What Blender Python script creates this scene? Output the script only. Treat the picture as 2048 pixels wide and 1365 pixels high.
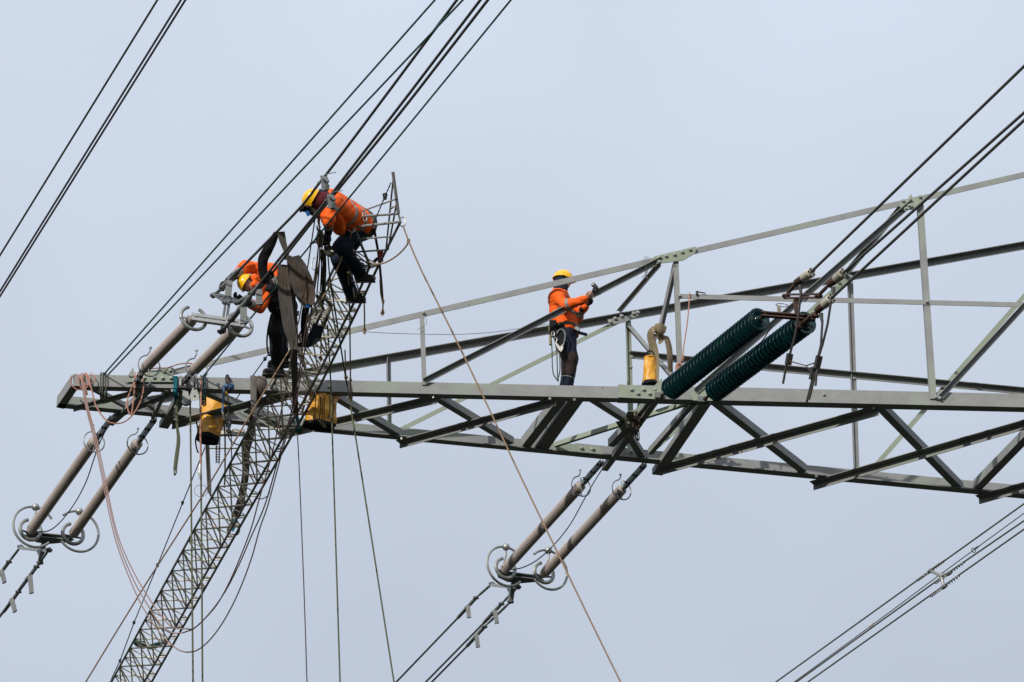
import bpy, bmesh, math, random
import numpy as np
from mathutils import Vector, Matrix
random.seed(7)
for o in list(bpy.data.objects): bpy.data.objects.remove(o)
SC = bpy.context.scene
COL = SC.collection
# ---------------------------------------------------------------- camera
F = 6100.0                      # focal length in pixels of the 2048 px wide photograph
PITCH = math.radians(28.5)
CAM = Vector((0, 0, 1.6))
cam_data = bpy.data.cameras.new('camera')
cam_data.sensor_fit = 'HORIZONTAL'; cam_data.sensor_width = 36.0
cam_data.lens = F / 2048.0 * 36.0
cam_data.clip_start = 0.1; cam_data.clip_end = 6000
camera = bpy.data.objects.new('camera', cam_data)
camera.location = CAM; camera.rotation_euler = (math.pi / 2 + PITCH, 0, 0)
COL.objects.link(camera); SC.camera = camera
# ---------------------------------------------------------------- sky and sun
SUN_EL = math.radians(27); SUN_AZ = math.radians(-30)    # behind the camera, to its left
to_sun = Vector((math.sin(SUN_AZ) * math.cos(SUN_EL), -math.cos(SUN_AZ) * math.cos(SUN_EL), math.sin(SUN_EL)))
world = bpy.data.worlds.new('World'); SC.world = world; world.use_nodes = True
wn = world.node_tree; wn.nodes.clear()
w_out = wn.nodes.new('ShaderNodeOutputWorld'); w_bg = wn.nodes.new('ShaderNodeBackground')
w_sky = wn.nodes.new('ShaderNodeTexSky'); w_sky.sky_type = 'NISHITA'; w_sky.sun_disc = False
w_sky.sun_elevation = SUN_EL
w_sky.sun_rotation = math.atan2(to_sun.x, to_sun.y)
w_sky.dust_density = 4.0; w_sky.air_density = 1.0; w_sky.ozone_density = 1.0
# thin even veil of high cloud over the blue: brighter overhead than at the horizon, slightly uneven
w_tc = wn.nodes.new('ShaderNodeTexCoord'); w_no = wn.nodes.new('ShaderNodeTexNoise')
w_no.inputs['Scale'].default_value = 6.0; w_no.inputs['Detail'].default_value = 3.0; w_no.inputs['Roughness'].default_value = 0.45
w_sx = wn.nodes.new('ShaderNodeSeparateXYZ'); w_cl = wn.nodes.new('ShaderNodeMapRange')
w_cl.inputs['From Min'].default_value = 0.0; w_cl.inputs['From Max'].default_value = 1.0; w_cl.inputs['To Min'].default_value = 0.333; w_cl.inputs['To Max'].default_value = 1.0
w_nr = wn.nodes.new('ShaderNodeMapRange'); w_nr.inputs['From Min'].default_value = 0.3; w_nr.inputs['From Max'].default_value = 0.7
w_nr.inputs['To Min'].default_value = 0.94; w_nr.inputs['To Max'].default_value = 1.06
w_m1 = wn.nodes.new('ShaderNodeMath'); w_m1.operation = 'MULTIPLY'
w_vs = wn.nodes.new('ShaderNodeVectorMath'); w_vs.operation = 'SCALE'; w_vs.inputs[0].default_value = (10.0, 11.1, 13.0)
w_mx = wn.nodes.new('ShaderNodeMixRGB'); w_mx.inputs['Fac'].default_value = 0.86
wn.links.new(w_tc.outputs['Generated'], w_no.inputs['Vector']); wn.links.new(w_tc.outputs['Generated'], w_sx.inputs[0])
wn.links.new(w_sx.outputs['Z'], w_cl.inputs['Value']); wn.links.new(w_no.outputs['Fac'], w_nr.inputs['Value'])
wn.links.new(w_cl.outputs[0], w_m1.inputs[0]); wn.links.new(w_nr.outputs[0], w_m1.inputs[1]); wn.links.new(w_m1.outputs[0], w_vs.inputs['Scale'])
wn.links.new(w_sky.outputs['Color'], w_mx.inputs['Color1']); wn.links.new(w_vs.outputs[0], w_mx.inputs['Color2'])
wn.links.new(w_mx.outputs['Color'], w_bg.inputs['Color']); w_bg.inputs['Strength'].default_value = 0.1
wn.links.new(w_bg.outputs['Background'], w_out.inputs['Surface'])
sun_data = bpy.data.lights.new('sun', 'SUN'); sun_data.energy = 3.3; sun_data.angle = math.radians(0.6); sun_data.color = (1.0, 0.955, 0.89)
sun = bpy.data.objects.new('sun', sun_data); sun.rotation_euler = to_sun.to_track_quat('Z', 'Y').to_euler(); sun.location = (-20, -20, 60)
COL.objects.link(sun)
SC.view_settings.view_transform = 'Standard'; SC.view_settings.look = 'None'
SC.view_settings.exposure = 0; SC.view_settings.gamma = 1; SC.view_settings.use_curve_mapping = False
SC.render.resolution_x = 1024; SC.render.resolution_y = 682
SC.render.engine = 'CYCLES'

# ---------------------------------------------------------------- pixel -> place
CP, SP = math.cos(PITCH), math.sin(PITCH)
RGT = Vector((1, 0, 0)); FWD = Vector((0, CP, SP)); UPV = Vector((0, -SP, CP))
UPW = Vector((0, 0, 1))
def ray(x, y): return FWD + RGT * ((x - 1024) / F) + UPV * ((682.5 - y) / F)
def onpl(x, y, pl, off=0.0):
    p0, n = pl; d = ray(x, y)
    return CAM + d * ((p0 + n * off - CAM).dot(n) / d.dot(n))
def onz(x, y, z): return onpl(x, y, (Vector((0, 0, z)), UPW))
def atd(x, y, d): return CAM + ray(x, y) * d
def depth(p): return (p - CAM).dot(FWD)
def vpl(p, q):                      # vertical plane through two points, normal away from the camera
    d = q - p; n = Vector((-d.y, d.x, 0)).normalized()
    return (p, n if n.y > 0 else -n)
def wpl(p, az, off=0.0):            # vertical plane through p along the line direction
    a = math.radians(az); n = Vector((math.cos(a), math.sin(a), 0)); return (p + n * off, n)
def path(pts, d0, d1=None):         # pixels with an axis depth running from d0 to d1 along the path
    if d1 is None: d1 = d0
    L = [0.0]
    for a, b in zip(pts, pts[1:]): L.append(L[-1] + math.hypot(b[0] - a[0], b[1] - a[1]))
    return [atd(x, y, d0 + (d1 - d0) * l / L[-1]) for (x, y), l in zip(pts, L)]
def smooth(pts, n=5):               # Catmull-Rom through the points
    pts = [Vector(p) for p in pts]
    if len(pts) < 3: return pts
    q = [pts[0] * 2 - pts[1]] + pts + [pts[-1] * 2 - pts[-2]]; out = []
    for i in range(1, len(q) - 2):
        a, b, c, d = q[i - 1:i + 3]
        for k in range(n):
            t = k / n
            out.append(0.5 * ((2 * b) + (c - a) * t + (2 * a - 5 * b + 4 * c - d) * t * t + (3 * b - a - 3 * c + d) * t ** 3))
    out.append(pts[-1]); return out

# ---------------------------------------------------------------- materials
MATS = {}
def mat(name, col, rough=0.6, metal=0.0, col2=None, scale=8.0, amount=0.5, bump=0.0, bscale=60.0, spec=0.5, coat=0.0, rnd=0.0, col3=None, sheen=0.0, trans=0.0, streak=False):
    m = bpy.data.materials.new(name); m.use_nodes = True; nt = m.node_tree; b = nt.nodes['Principled BSDF']
    b.inputs['Roughness'].default_value = rough; b.inputs['Metallic'].default_value = metal
    b.inputs['Specular IOR Level'].default_value = spec
    if coat: b.inputs['Coat Weight'].default_value = coat; b.inputs['Coat Roughness'].default_value = 0.08
    if sheen: b.inputs['Sheen Weight'].default_value = sheen
    if trans: b.inputs['Transmission Weight'].default_value = trans
    tc = nt.nodes.new('ShaderNodeTexCoord')
    src = None
    c2 = col2 or tuple(c * 0.72 for c in col)
    no = nt.nodes.new('ShaderNodeTexNoise'); no.inputs['Scale'].default_value = scale; no.inputs['Detail'].default_value = 5.0
    oi = nt.nodes.new('ShaderNodeObjectInfo')
    ad = nt.nodes.new('ShaderNodeVectorMath'); ad.operation = 'ADD'
    mu = nt.nodes.new('ShaderNodeVectorMath'); mu.operation = 'SCALE'; mu.inputs['Scale'].default_value = 37.0
    co = nt.nodes.new('ShaderNodeCombineXYZ')
    for i in range(3): nt.links.new(oi.outputs['Random'], co.inputs[i])
    nt.links.new(co.outputs[0], mu.inputs[0]); nt.links.new(tc.outputs['Object'], ad.inputs[0]); nt.links.new(mu.outputs[0], ad.inputs[1])
    nt.links.new(ad.outputs[0], no.inputs['Vector'])
    ra = nt.nodes.new('ShaderNodeValToRGB'); ra.color_ramp.elements[0].position = 0.5 - 0.5 * (1 - amount); ra.color_ramp.elements[1].position = 0.5 + 0.5 * (1 - amount) + 0.02
    ra.color_ramp.elements[0].color = (*c2, 1); ra.color_ramp.elements[1].color = (*col, 1)
    nt.links.new(no.outputs['Fac'], ra.inputs['Fac']); src = ra.outputs['Color']
    if col3:
        n2 = nt.nodes.new('ShaderNodeTexNoise'); n2.inputs['Scale'].default_value = scale * 0.23; n2.inputs['Detail'].default_value = 2.0
        nt.links.new(ad.outputs[0], n2.inputs['Vector'])
        r2 = nt.nodes.new('ShaderNodeValToRGB'); r2.color_ramp.elements[0].position = 0.54; r2.color_ramp.elements[1].position = 0.62
        r2.color_ramp.elements[0].color = (0, 0, 0, 1); r2.color_ramp.elements[1].color = (0.85, 0.85, 0.85, 1)
        nt.links.new(n2.outputs['Fac'], r2.inputs['Fac'])
        mx = nt.nodes.new('ShaderNodeMixRGB'); mx.inputs['Color2'].default_value = (*col3, 1)
        nt.links.new(r2.outputs['Color'], mx.inputs['Fac']); nt.links.new(src, mx.inputs['Color1']); src = mx.outputs['Color']
    if streak:                      # small dark scuffs and runs
        n3 = nt.nodes.new('ShaderNodeTexNoise'); n3.inputs['Scale'].default_value = 26.0; n3.inputs['Detail'].default_value = 4.0
        nt.links.new(ad.outputs[0], n3.inputs['Vector'])
        r3 = nt.nodes.new('ShaderNodeValToRGB'); r3.color_ramp.elements[0].position = 0.66; r3.color_ramp.elements[1].position = 0.74
        r3.color_ramp.elements[0].color = (1, 1, 1, 1); r3.color_ramp.elements[1].color = (0.55, 0.55, 0.53, 1)
        nt.links.new(n3.outputs['Fac'], r3.inputs['Fac'])
        mm = nt.nodes.new('ShaderNodeMixRGB'); mm.blend_type = 'MULTIPLY'; mm.inputs['Fac'].default_value = 1
        nt.links.new(src, mm.inputs['Color1']); nt.links.new(r3.outputs['Color'], mm.inputs['Color2']); src = mm.outputs['Color']
    if rnd:
        hs = nt.nodes.new('ShaderNodeHueSaturation'); mr = nt.nodes.new('ShaderNodeMapRange')
        mr.inputs['To Min'].default_value = 1 - rnd; mr.inputs['To Max'].default_value = 1 + rnd
        nt.links.new(oi.outputs['Random'], mr.inputs['Value']); nt.links.new(mr.outputs[0], hs.inputs['Value'])
        nt.links.new(src, hs.inputs['Color']); src = hs.outputs['Color']
    nt.links.new(src, b.inputs['Base Color'])
    if bump:
        nb = nt.nodes.new('ShaderNodeTexNoise'); nb.inputs['Scale'].default_value = bscale; nb.inputs['Detail'].default_value = 3.0
        nt.links.new(tc.outputs['Object'], nb.inputs['Vector'])
        bm_ = nt.nodes.new('ShaderNodeBump'); bm_.inputs['Strength'].default_value = bump; bm_.inputs['Distance'].default_value = 0.02
        nt.links.new(nb.outputs['Fac'], bm_.inputs['Height']); nt.links.new(bm_.outputs['Normal'], b.inputs['Normal'])
    MATS[name] = m; return m
mat('steel', (0.285, 0.288, 0.280), 0.62, 0.0, (0.205, 0.210, 0.205), 6.0, 0.3, 0.08, 90, col3=(0.255, 0.283, 0.24), rnd=0.06, streak=True, spec=0.18)
mat('green_steel', (0.295, 0.335, 0.26), 0.62, 0.0, (0.25, 0.285, 0.22), 6.0, 0.3, 0.08, 90, rnd=0.05, streak=True, spec=0.18)
mat('bolt_steel', (0.40, 0.42, 0.38), 0.45, 0.3, (0.25, 0.26, 0.24), 40, 0.4)
mat('galvanised', (0.34, 0.35, 0.34), 0.48, 0.35, (0.22, 0.23, 0.22), 22, 0.3, 0.1, 120, rnd=0.08)
mat('dull_galvanised', (0.175, 0.185, 0.18), 0.55, 0.25, (0.11, 0.118, 0.115), 20, 0.3, 0.1, 120, rnd=0.08)
mat('ring_metal', (0.42, 0.43, 0.40), 0.42, 0.55, (0.27, 0.28, 0.26), 14, 0.3, 0.05, 80, rnd=0.05)
mat('aluminium', (0.80, 0.74, 0.60), 0.45, 0.0, (0.66, 0.59, 0.46), 30, 0.3, 0.05, 80, rnd=0.1)
mat('rail_aluminium', (0.19, 0.19, 0.17), 0.45, 0.25, (0.12, 0.12, 0.11), 16, 0.3, 0.05, 80, rnd=0.08)
mat('bright_metal', (0.62, 0.61, 0.57), 0.32, 0.7, (0.45, 0.44, 0.41), 20, 0.3)
mat('insulator_rubber', (0.42, 0.365, 0.325), 0.62, 0.0, (0.34, 0.295, 0.265), 7, 0.25, 0.05, 60, spec=0.3, rnd=0.04)
mat('green_glass', (0.005, 0.048, 0.052), 0.05, 0.0, (0.003, 0.028, 0.032), 4, 0.3, spec=0.6, rnd=0.12, trans=0.45)
mat('lug_metal', (0.16, 0.165, 0.155), 0.55, 0.2, (0.10, 0.105, 0.10), 40, 0.3, 0.1, 120, rnd=0.08)
mat('rust', (0.10, 0.045, 0.03), 0.75, 0.2, (0.045, 0.028, 0.022), 24, 0.3, 0.3, 90, rnd=0.15)
mat('dark_iron', (0.045, 0.043, 0.04), 0.6, 0.3, (0.03, 0.026, 0.022), 25, 0.3, 0.2, 90)
mat('clamp_cream', (0.54, 0.52, 0.42), 0.5, 0.2, (0.28, 0.26, 0.2), 18, 0.35, 0.1, 90, rnd=0.1)
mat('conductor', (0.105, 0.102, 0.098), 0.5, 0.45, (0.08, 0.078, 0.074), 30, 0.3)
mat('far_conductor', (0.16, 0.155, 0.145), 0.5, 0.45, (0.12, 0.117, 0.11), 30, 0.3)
mat('green_rope', (0.035, 0.13, 0.11), 0.8, 0.0, (0.02, 0.075, 0.065), 45, 0.3, 0.3, 200)
mat('olive_rope', (0.12, 0.13, 0.062), 0.85, 0.0, (0.07, 0.078, 0.04), 60, 0.3, 0.3, 200)
mat('dark_green_rope', (0.10, 0.11, 0.07), 0.85, 0.0, (0.045, 0.05, 0.035), 40, 0.3, 0.3, 200)
mat('tan_rope', (0.38, 0.26, 0.155), 0.85, 0.0, (0.25, 0.165, 0.095), 60, 0.3, 0.4, 200)
mat('pink_rope', (0.50, 0.24, 0.17), 0.8, 0.0, (0.34, 0.17, 0.13), 60, 0.3, 0.3, 200)
mat('tag_rope', (0.34, 0.21, 0.175), 0.8, 0.0, (0.23, 0.15, 0.13), 60, 0.3, 0.3, 200)
mat('brown_rope', (0.085, 0.05, 0.04), 0.85, 0.0, (0.045, 0.028, 0.025), 50, 0.3, 0.4, 200)
mat('black_rope', (0.025, 0.025, 0.024), 0.8, 0.0, (0.015, 0.015, 0.015), 50, 0.3, 0.3, 200)
mat('steel_wire', (0.20, 0.21, 0.22), 0.5, 0.5, (0.13, 0.14, 0.15), 50, 0.3)
mat('brown_webbing', (0.160, 0.143, 0.132), 0.9, 0.0, (0.092, 0.084, 0.080), 9, 0.3, 0.12, 140, spec=0.2, col3=(0.12, 0.088, 0.066))
mat('canvas_webbing', (0.36, 0.285, 0.18), 0.9, 0.0, (0.22, 0.18, 0.12), 12, 0.3, 0.4, 120, spec=0.2)
mat('green_webbing', (0.07, 0.10, 0.06), 0.9, 0.0, (0.12, 0.11, 0.07), 9, 0.3, 0.3, 120, spec=0.2)
mat('teal_webbing', (0.02, 0.20, 0.24), 0.85, 0.0, (0.012, 0.12, 0.15), 12, 0.3, 0.3, 120, spec=0.2)
mat('blue_paint', (0.02, 0.13, 0.32), 0.45, 0.1, (0.03, 0.07, 0.14), 20, 0.3, 0.1, 90)
mat('yellow_bag', (0.84, 0.40, 0.015), 0.5, 0.0, (0.50, 0.22, 0.012), 9, 0.3, 0.25, 25, coat=0.1)
mat('black_fabric', (0.016, 0.017, 0.02), 0.85, 0.0, (0.010, 0.010, 0.012), 12, 0.3, 0.3, 60, spec=0.2)
mat('navy_fabric', (0.020, 0.028, 0.048), 0.85, 0.0, (0.012, 0.016, 0.028), 10, 0.3, 0.3, 60, spec=0.2)
mat('maroon_fabric', (0.16, 0.025, 0.03), 0.85, 0.0, (0.10, 0.016, 0.02), 12, 0.3, 0.3, 60, spec=0.2)
mat('knee_brown', (0.045, 0.030, 0.028), 0.85, 0.0, (0.03, 0.02, 0.02), 12, 0.3, 0.3, 60, spec=0.2)
mat('orange_fabric', (0.95, 0.135, 0.008), 0.75, 0.0, (0.82, 0.10, 0.006), 7, 0.25, 0.25, 35, spec=0.25)
mat('reflective_band', (0.27, 0.25, 0.22), 0.55, 0.1, (0.21, 0.20, 0.18), 15, 0.3, 0.1, 60)
mat('helmet_yellow', (0.90, 0.50, 0.004), 0.28, 0.0, (0.86, 0.46, 0.004), 5, 0.3, spec=0.5, coat=0.2)
mat('skin', (0.50, 0.27, 0.19), 0.5, 0.0, (0.42, 0.21, 0.15), 14, 0.3, spec=0.35)
mat('eye_white', (0.7, 0.68, 0.65), 0.3)
mat('eye_dark', (0.02, 0.015, 0.012), 0.2)
mat('lip', (0.33, 0.12, 0.10), 0.5)
mat('boot_leather', (0.032, 0.027, 0.023), 0.6, 0.0, (0.02, 0.017, 0.015), 16, 0.3, 0.2, 80)
mat('boot_sole', (0.10, 0.085, 0.07), 0.85, 0.0, (0.06, 0.05, 0.045), 18, 0.3, 0.2, 90)
mat('harness_green', (0.055, 0.10, 0.055), 0.85, 0.0, (0.035, 0.06, 0.035), 16, 0.3)
mat('red_plastic', (0.30, 0.03, 0.03), 0.5)
mat('white_paint', (0.62, 0.60, 0.55), 0.45, 0.1, (0.48, 0.46, 0.42), 16, 0.3)
mat('bar_metal', (0.50, 0.47, 0.41), 0.5, 0.3, (0.33, 0.30, 0.25), 12, 0.3, 0.1, 60)
mat('blue_plastic', (0.01, 0.14, 0.45), 0.5)
mat('field', (0.022, 0.030, 0.020), 0.95, 0.0, (0.014, 0.019, 0.014), 0.05, 0.3, col3=(0.032, 0.030, 0.022), spec=0.1)

# ---------------------------------------------------------------- mesh helpers
def perp(d):
    a = UPW if abs(d.z) < 0.9 else Vector((1, 0, 0))
    u = d.cross(a).normalized(); return u, d.cross(u).normalized()
class MB:
    def __init__(s): s.v = []; s.f = []
    def add(s, vs, fs):
        k = len(s.v); s.v += [Vector(p) for p in vs]; s.f += [tuple(i + k for i in f) for f in fs]; return s
    def tube(s, pts, r, n=8, cap=True, flat=None):
        pts = [Vector(p) for p in pts]; m = len(pts)
        rr = r if isinstance(r, (list, tuple)) else [r] * m
        d0 = (pts[1] - pts[0]).normalized(); u, w = perp(d0); vs = []; prev = d0
        for i, p in enumerate(pts):
            d = (pts[min(i + 1, m - 1)] - pts[max(i - 1, 0)]).normalized()
            ax = prev.cross(d)
            if ax.length > 1e-6:
                R = Matrix.Rotation(prev.angle(d), 3, ax.normalized()); u = R @ u
            u = (u - d * u.dot(d)).normalized(); w = d.cross(u); prev = d
            for k in range(n):
                a = 2 * math.pi * k / n; vs.append(p + (u * math.cos(a) + w * math.sin(a)) * rr[i])
        fs = [(i * n + k, i * n + (k + 1) % n, (i + 1) * n + (k + 1) % n, (i + 1) * n + k) for i in range(m - 1) for k in range(n)]
        if cap: fs += [tuple(range(n - 1, -1, -1)), tuple((m - 1) * n + k for k in range(n))]
        return s.add(vs, fs)
    def strand(s, pts, r, step=0.05, turns=9.0, n=6):          # two-strand laid rope: real relief
        pts = resample(pts, step); m = len(pts)
        L = 0.0; off = []
        u = None
        for i, p in enumerate(pts):
            d = (pts[min(i + 1, m - 1)] - pts[max(i - 1, 0)]).normalized()
            if u is None: u, w = perp(d)
            u = (u - d * u.dot(d)).normalized(); w = d.cross(u)
            if i: L += (p - pts[i - 1]).length
            off.append((u, w, L))
        for ph in (0, math.pi):
            q = [p + (u * math.cos(turns * 6.283 * l + ph) + w * math.sin(turns * 6.283 * l + ph)) * r * 0.5 for p, (u, w, l) in zip(pts, off)]
            s.tube(q, r * 0.62, n)
        return s
    def box(s, c, x, y, z):          # centre and half vectors
        c = Vector(c); vs = [c + x * i + y * j + z * k for k in (-1, 1) for j in (-1, 1) for i in (-1, 1)]
        return s.add(vs, [(0, 2, 3, 1), (4, 5, 7, 6), (0, 1, 5, 4), (2, 6, 7, 3), (0, 4, 6, 2), (1, 3, 7, 5)])
    def bar(s, A, B, u, w, t):       # flat bar from A to B: half width w along u, half thickness t
        A = Vector(A); B = Vector(B); d = (B - A).normalized(); u = (u - d * u.dot(d)).normalized(); v = d.cross(u)
        return s.box((A + B) / 2, (B - A) / 2, u * w, v * t)
    def angle(s, A, B, u, v, a, b, t):
        A = Vector(A); B = Vector(B); d = (B - A).normalized()
        u = (u - d * u.dot(d)).normalized(); v = (v - d * v.dot(d)); v = (v - u * v.dot(u)).normalized()
        pr = [(0, 0), (a, 0), (a, t), (t, t), (t, b), (0, b)]
        vs = [P + u * x + v * y for P in (A, B) for x, y in pr]
        return s.add(vs, [(5, 4, 3, 2, 1, 0), (6, 7, 8, 9, 10, 11)] + [(i, (i + 1) % 6, 6 + (i + 1) % 6, 6 + i) for i in range(6)])
    def plate(s, poly, n, t):        # polygon extruded from the given points along n by t
        poly = [Vector(p) for p in poly]; k = len(poly); vs = poly + [p + n * t for p in poly]
        return s.add(vs, [tuple(range(k - 1, -1, -1)), tuple(range(k, 2 * k))] + [(i, (i + 1) % k, k + (i + 1) % k, k + i) for i in range(k)])
    def sphere(s, c, r, n=12, m=8, sc=None):
        c = Vector(c); vs = [c + Vector((0, 0, r))]; fs = []
        for j in range(1, m):
            a = math.pi * j / m
            for i in range(n):
                b = 2 * math.pi * i / n; vs.append(c + Vector((math.sin(a) * math.cos(b), math.sin(a) * math.sin(b), math.cos(a))) * r)
        vs.append(c - Vector((0, 0, r)))
        for i in range(n): fs.append((0, 1 + i, 1 + (i + 1) % n))
        for j in range(m - 2):
            for i in range(n):
                a = 1 + j * n + i; b = 1 + j * n + (i + 1) % n; fs.append((a, a + n, b + n, b))
        k = 1 + (m - 2) * n
        for i in range(n): fs.append((k + i, len(vs) - 1, k + (i + 1) % n))
        return s.add(vs, fs)
    def lathe(s, A, d, prof, n=16):  # profile of (distance along d, radius)
        d = d.normalized(); u, w = perp(d); vs = []; m = len(prof)
        for x, r in prof:
            for k in range(n):
                a = 2 * math.pi * k / n; vs.append(A + d * x + (u * math.cos(a) + w * math.sin(a)) * max(r, 1e-4))
        fs = [(i * n + k, i * n + (k + 1) % n, (i + 1) * n + (k + 1) % n, (i + 1) * n + k) for i in range(m - 1) for k in range(n)]
        fs += [tuple(range(n - 1, -1, -1)), tuple((m - 1) * n + k for k in range(n))]
        return s.add(vs, fs)
    def ribbon(s, pts, side, w, t, cup=0.0):  # webbing strap: pts centre line, side vectors, full width w, thickness t
        pts = [Vector(p) for p in pts]; m = len(pts)
        sd = side if isinstance(side, list) else [side] * m
        ww = w if isinstance(w, list) else [w] * m; vs = []
        for i, p in enumerate(pts):
            d = (pts[min(i + 1, m - 1)] - pts[max(i - 1, 0)]).normalized(); u = sd[i]; u = (u - d * u.dot(d)).normalized(); nn = d.cross(u)
            for a, b in ((-1, -1), (-0.33, -1.25), (0.33, -1.25), (1, -1), (1, 1), (0.33, 1.25), (-0.33, 1.25), (-1, 1)): vs.append(p + u * (a * ww[i] / 2) + nn * (b * t / 2 + cup * ww[i] * (1 - a * a) + 0.25 * cup * ww[i] * math.sin(i * 0.9 + 2.5 * a)))
        n = 8
        fs = [(i * n + k, i * n + (k + 1) % n, (i + 1) * n + (k + 1) % n, (i + 1) * n + k) for i in range(m - 1) for k in range(n)]
        fs += [tuple(range(n - 1, -1, -1)), tuple((m - 1) * n + k for k in range(n))]
        return s.add(vs, fs)
    def build(s, name, material, parent=None, sm=True, ang=0.6): return mk(name, s.v, s.f, material, parent, sm, ang)
def resample(pts, step):
    pts = [Vector(p) for p in pts]; out = [pts[0]]; carry = 0.0
    for a, b in zip(pts, pts[1:]):
        L = (b - a).length; x = step - carry
        while x <= L: out.append(a + (b - a) * (x / L)); x += step
        carry = L - (x - step)
    if (out[-1] - pts[-1]).length > 1e-4: out.append(pts[-1])
    return out
ORG = {}
def mk(name, v, f, material, parent=None, sm=True, ang=0.6, origin=None):
    if parent is not None: org = ORG[parent.name]
    else: org = origin if origin is not None else sum(v, Vector()) / len(v)
    me = bpy.data.meshes.new(name); me.from_pydata([p - org for p in v], [], f)
    bm = bmesh.new(); bm.from_mesh(me); bmesh.ops.recalc_face_normals(bm, faces=bm.faces); bm.to_mesh(me); bm.free()
    if sm: me.shade_smooth(); me.set_sharp_from_angle(angle=ang)
    me.materials.append(MATS[material])
    o = bpy.data.objects.new(name, me); COL.objects.link(o)
    if parent is not None: o.parent = parent
    else: o.location = org
    ORG[o.name] = org; return o
def inst(name, src, parent, M):      # shared mesh placed with a world matrix under a parent
    o = bpy.data.objects.new(name, src); COL.objects.link(o); o.parent = parent
    o.matrix_local = Matrix.Translation(-ORG[parent.name]) @ M; ORG[o.name] = ORG[parent.name]; return o
def thing(name, label, cat, at, group=None):
    o = bpy.data.objects.new(name, None); o.empty_display_size = 0.1; COL.objects.link(o); o.location = at; ORG[o.name] = Vector(at)
    return tag(o, label, cat, group)
def tag(o, label, cat, group=None, kind=None):
    o['label'] = label; o['category'] = cat
    if group: o['group'] = group
    if kind: o['kind'] = kind
    return o
def solo(mb, name, material, label, cat, group=None, sm=True): return tag(mb.build(name, material, None, sm), label, cat, group)
def frame(o, z, x=None):             # matrix with local z along z
    z = z.normalized(); u, w = perp(z)
    if x is not None: u = (x - z * x.dot(z)).normalized()
    w = z.cross(u); M = Matrix((u, w, z)).transposed().to_4x4(); M.translation = o; return M
# ---------------------------------------------------------------- ground
g = MB(); N = 12; S = 2500.0
vs = [Vector((-S + 2 * S * i / N, -S + 2 * S * j / N, 0)) for j in range(N + 1) for i in range(N + 1)]
g.add(vs, [(j * (N + 1) + i, j * (N + 1) + i + 1, (j + 1) * (N + 1) + i + 1, (j + 1) * (N + 1) + i) for j in range(N) for i in range(N)])
ground = mk('ground', g.v, g.f, 'field', None, False, origin=Vector((0, 0, 0))); ground['kind'] = 'structure'
ground['label'] = 'wide dark green field far below the pylon arm'

# ---------------------------------------------------------------- the pylon arm
ZB = 20.8
fa, fb = onz(145, 772, ZB), onz(2048, 815, ZB); FP = vpl(fa, fb); FD = (fb - fa).normalized(); FN = FP[1]
ba, bb = onz(115, 816, ZB), onz(2048, 998, ZB); BP = vpl(ba, bb); BD = (bb - ba).normalized(); BN = BP[1]
def fr(x, y, off=0.0): return onpl(x, y, FP, off)
def bk(x, y, off=0.0): return onpl(x, y, BP, off)
def bz(x, y, dz=0.0): return onz(x, y, ZB + dz)
arm = thing('pylon_crossarm', 'grey green steel lattice arm of a power pylon carrying the workers', 'pylon arm', (fa + bb) / 2)
# hex bolt shared by all joints
bm_ = MB(); bm_.lathe(Vector(), Vector((0, 0, 1)), [(-0.004, 0.033), (0.006, 0.033), (0.0061, 0.026), (0.030, 0.024), (0.034, 0.017)], 6)
BOLT = bpy.data.meshes.new('bolt'); BOLT.from_pydata(bm_.v, [], bm_.f); BOLT.materials.append(MATS['bolt_steel'])
def bolt(parent, p, n, s=1.0): return inst('bolt', BOLT, parent, frame(p, n) @ Matrix.Rotation(random.random() * 6, 4, 'Z') @ Matrix.Scale(s, 4))
def member(name, A, B, u, v, a, b, t=0.014, m='steel'): return MB().angle(A, B, u, v, a, b, t).build(name, m, arm, False)
D_ = -UPW
EXT = 3.2
# bottom chords: heel at the bottom, upright leg facing the camera side
sp_f = fr(1236, 794.5); sp_f.z = ZB
member('chord', fa, sp_f, UPW, FN, 0.178, 0.13, 0.016)
member('chord', sp_f + FD * 0.003 - FN * 0.004, fb + FD * EXT, UPW, FN, 0.205, 0.15, 0.02)
sp_b = bk(1150, 912); sp_b.z = ZB
member('chord', ba, sp_b, UPW, -BN, 0.19, 0.125, 0.016)
member('chord', sp_b + BD * 0.003 + BN * 0.004, bb + BD * EXT, UPW, -BN, 0.205, 0.15, 0.02)
# top chords
ta, tb = fr(262, 758, -0.004), fr(2048, 344, -0.004); td = (tb - ta).normalized()
member('chord', ta, tb + td * EXT, D_, FN, 0.088, 0.088, 0.011)
ua, ub = bk(262, 805, -0.01), bk(2048, 488, -0.01); ud = (ub - ua).normalized()
member('chord', ua, ub + ud * EXT, D_, -BN, 0.10, 0.10, 0.011)
# end piece at the tip
e0, e1 = fa + UPW * 0.0, ba.copy()
ed = (e1 - e0).normalized(); en = Vector((-ed.y, ed.x, 0)); en = en if en.x > 0 else -en
member('end_strut', e0 - en * 0.018 + ed * 0.02, e1 - en * 0.018 - ed * 0.0, UPW, en, 0.17, 0.11, 0.014)
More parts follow.
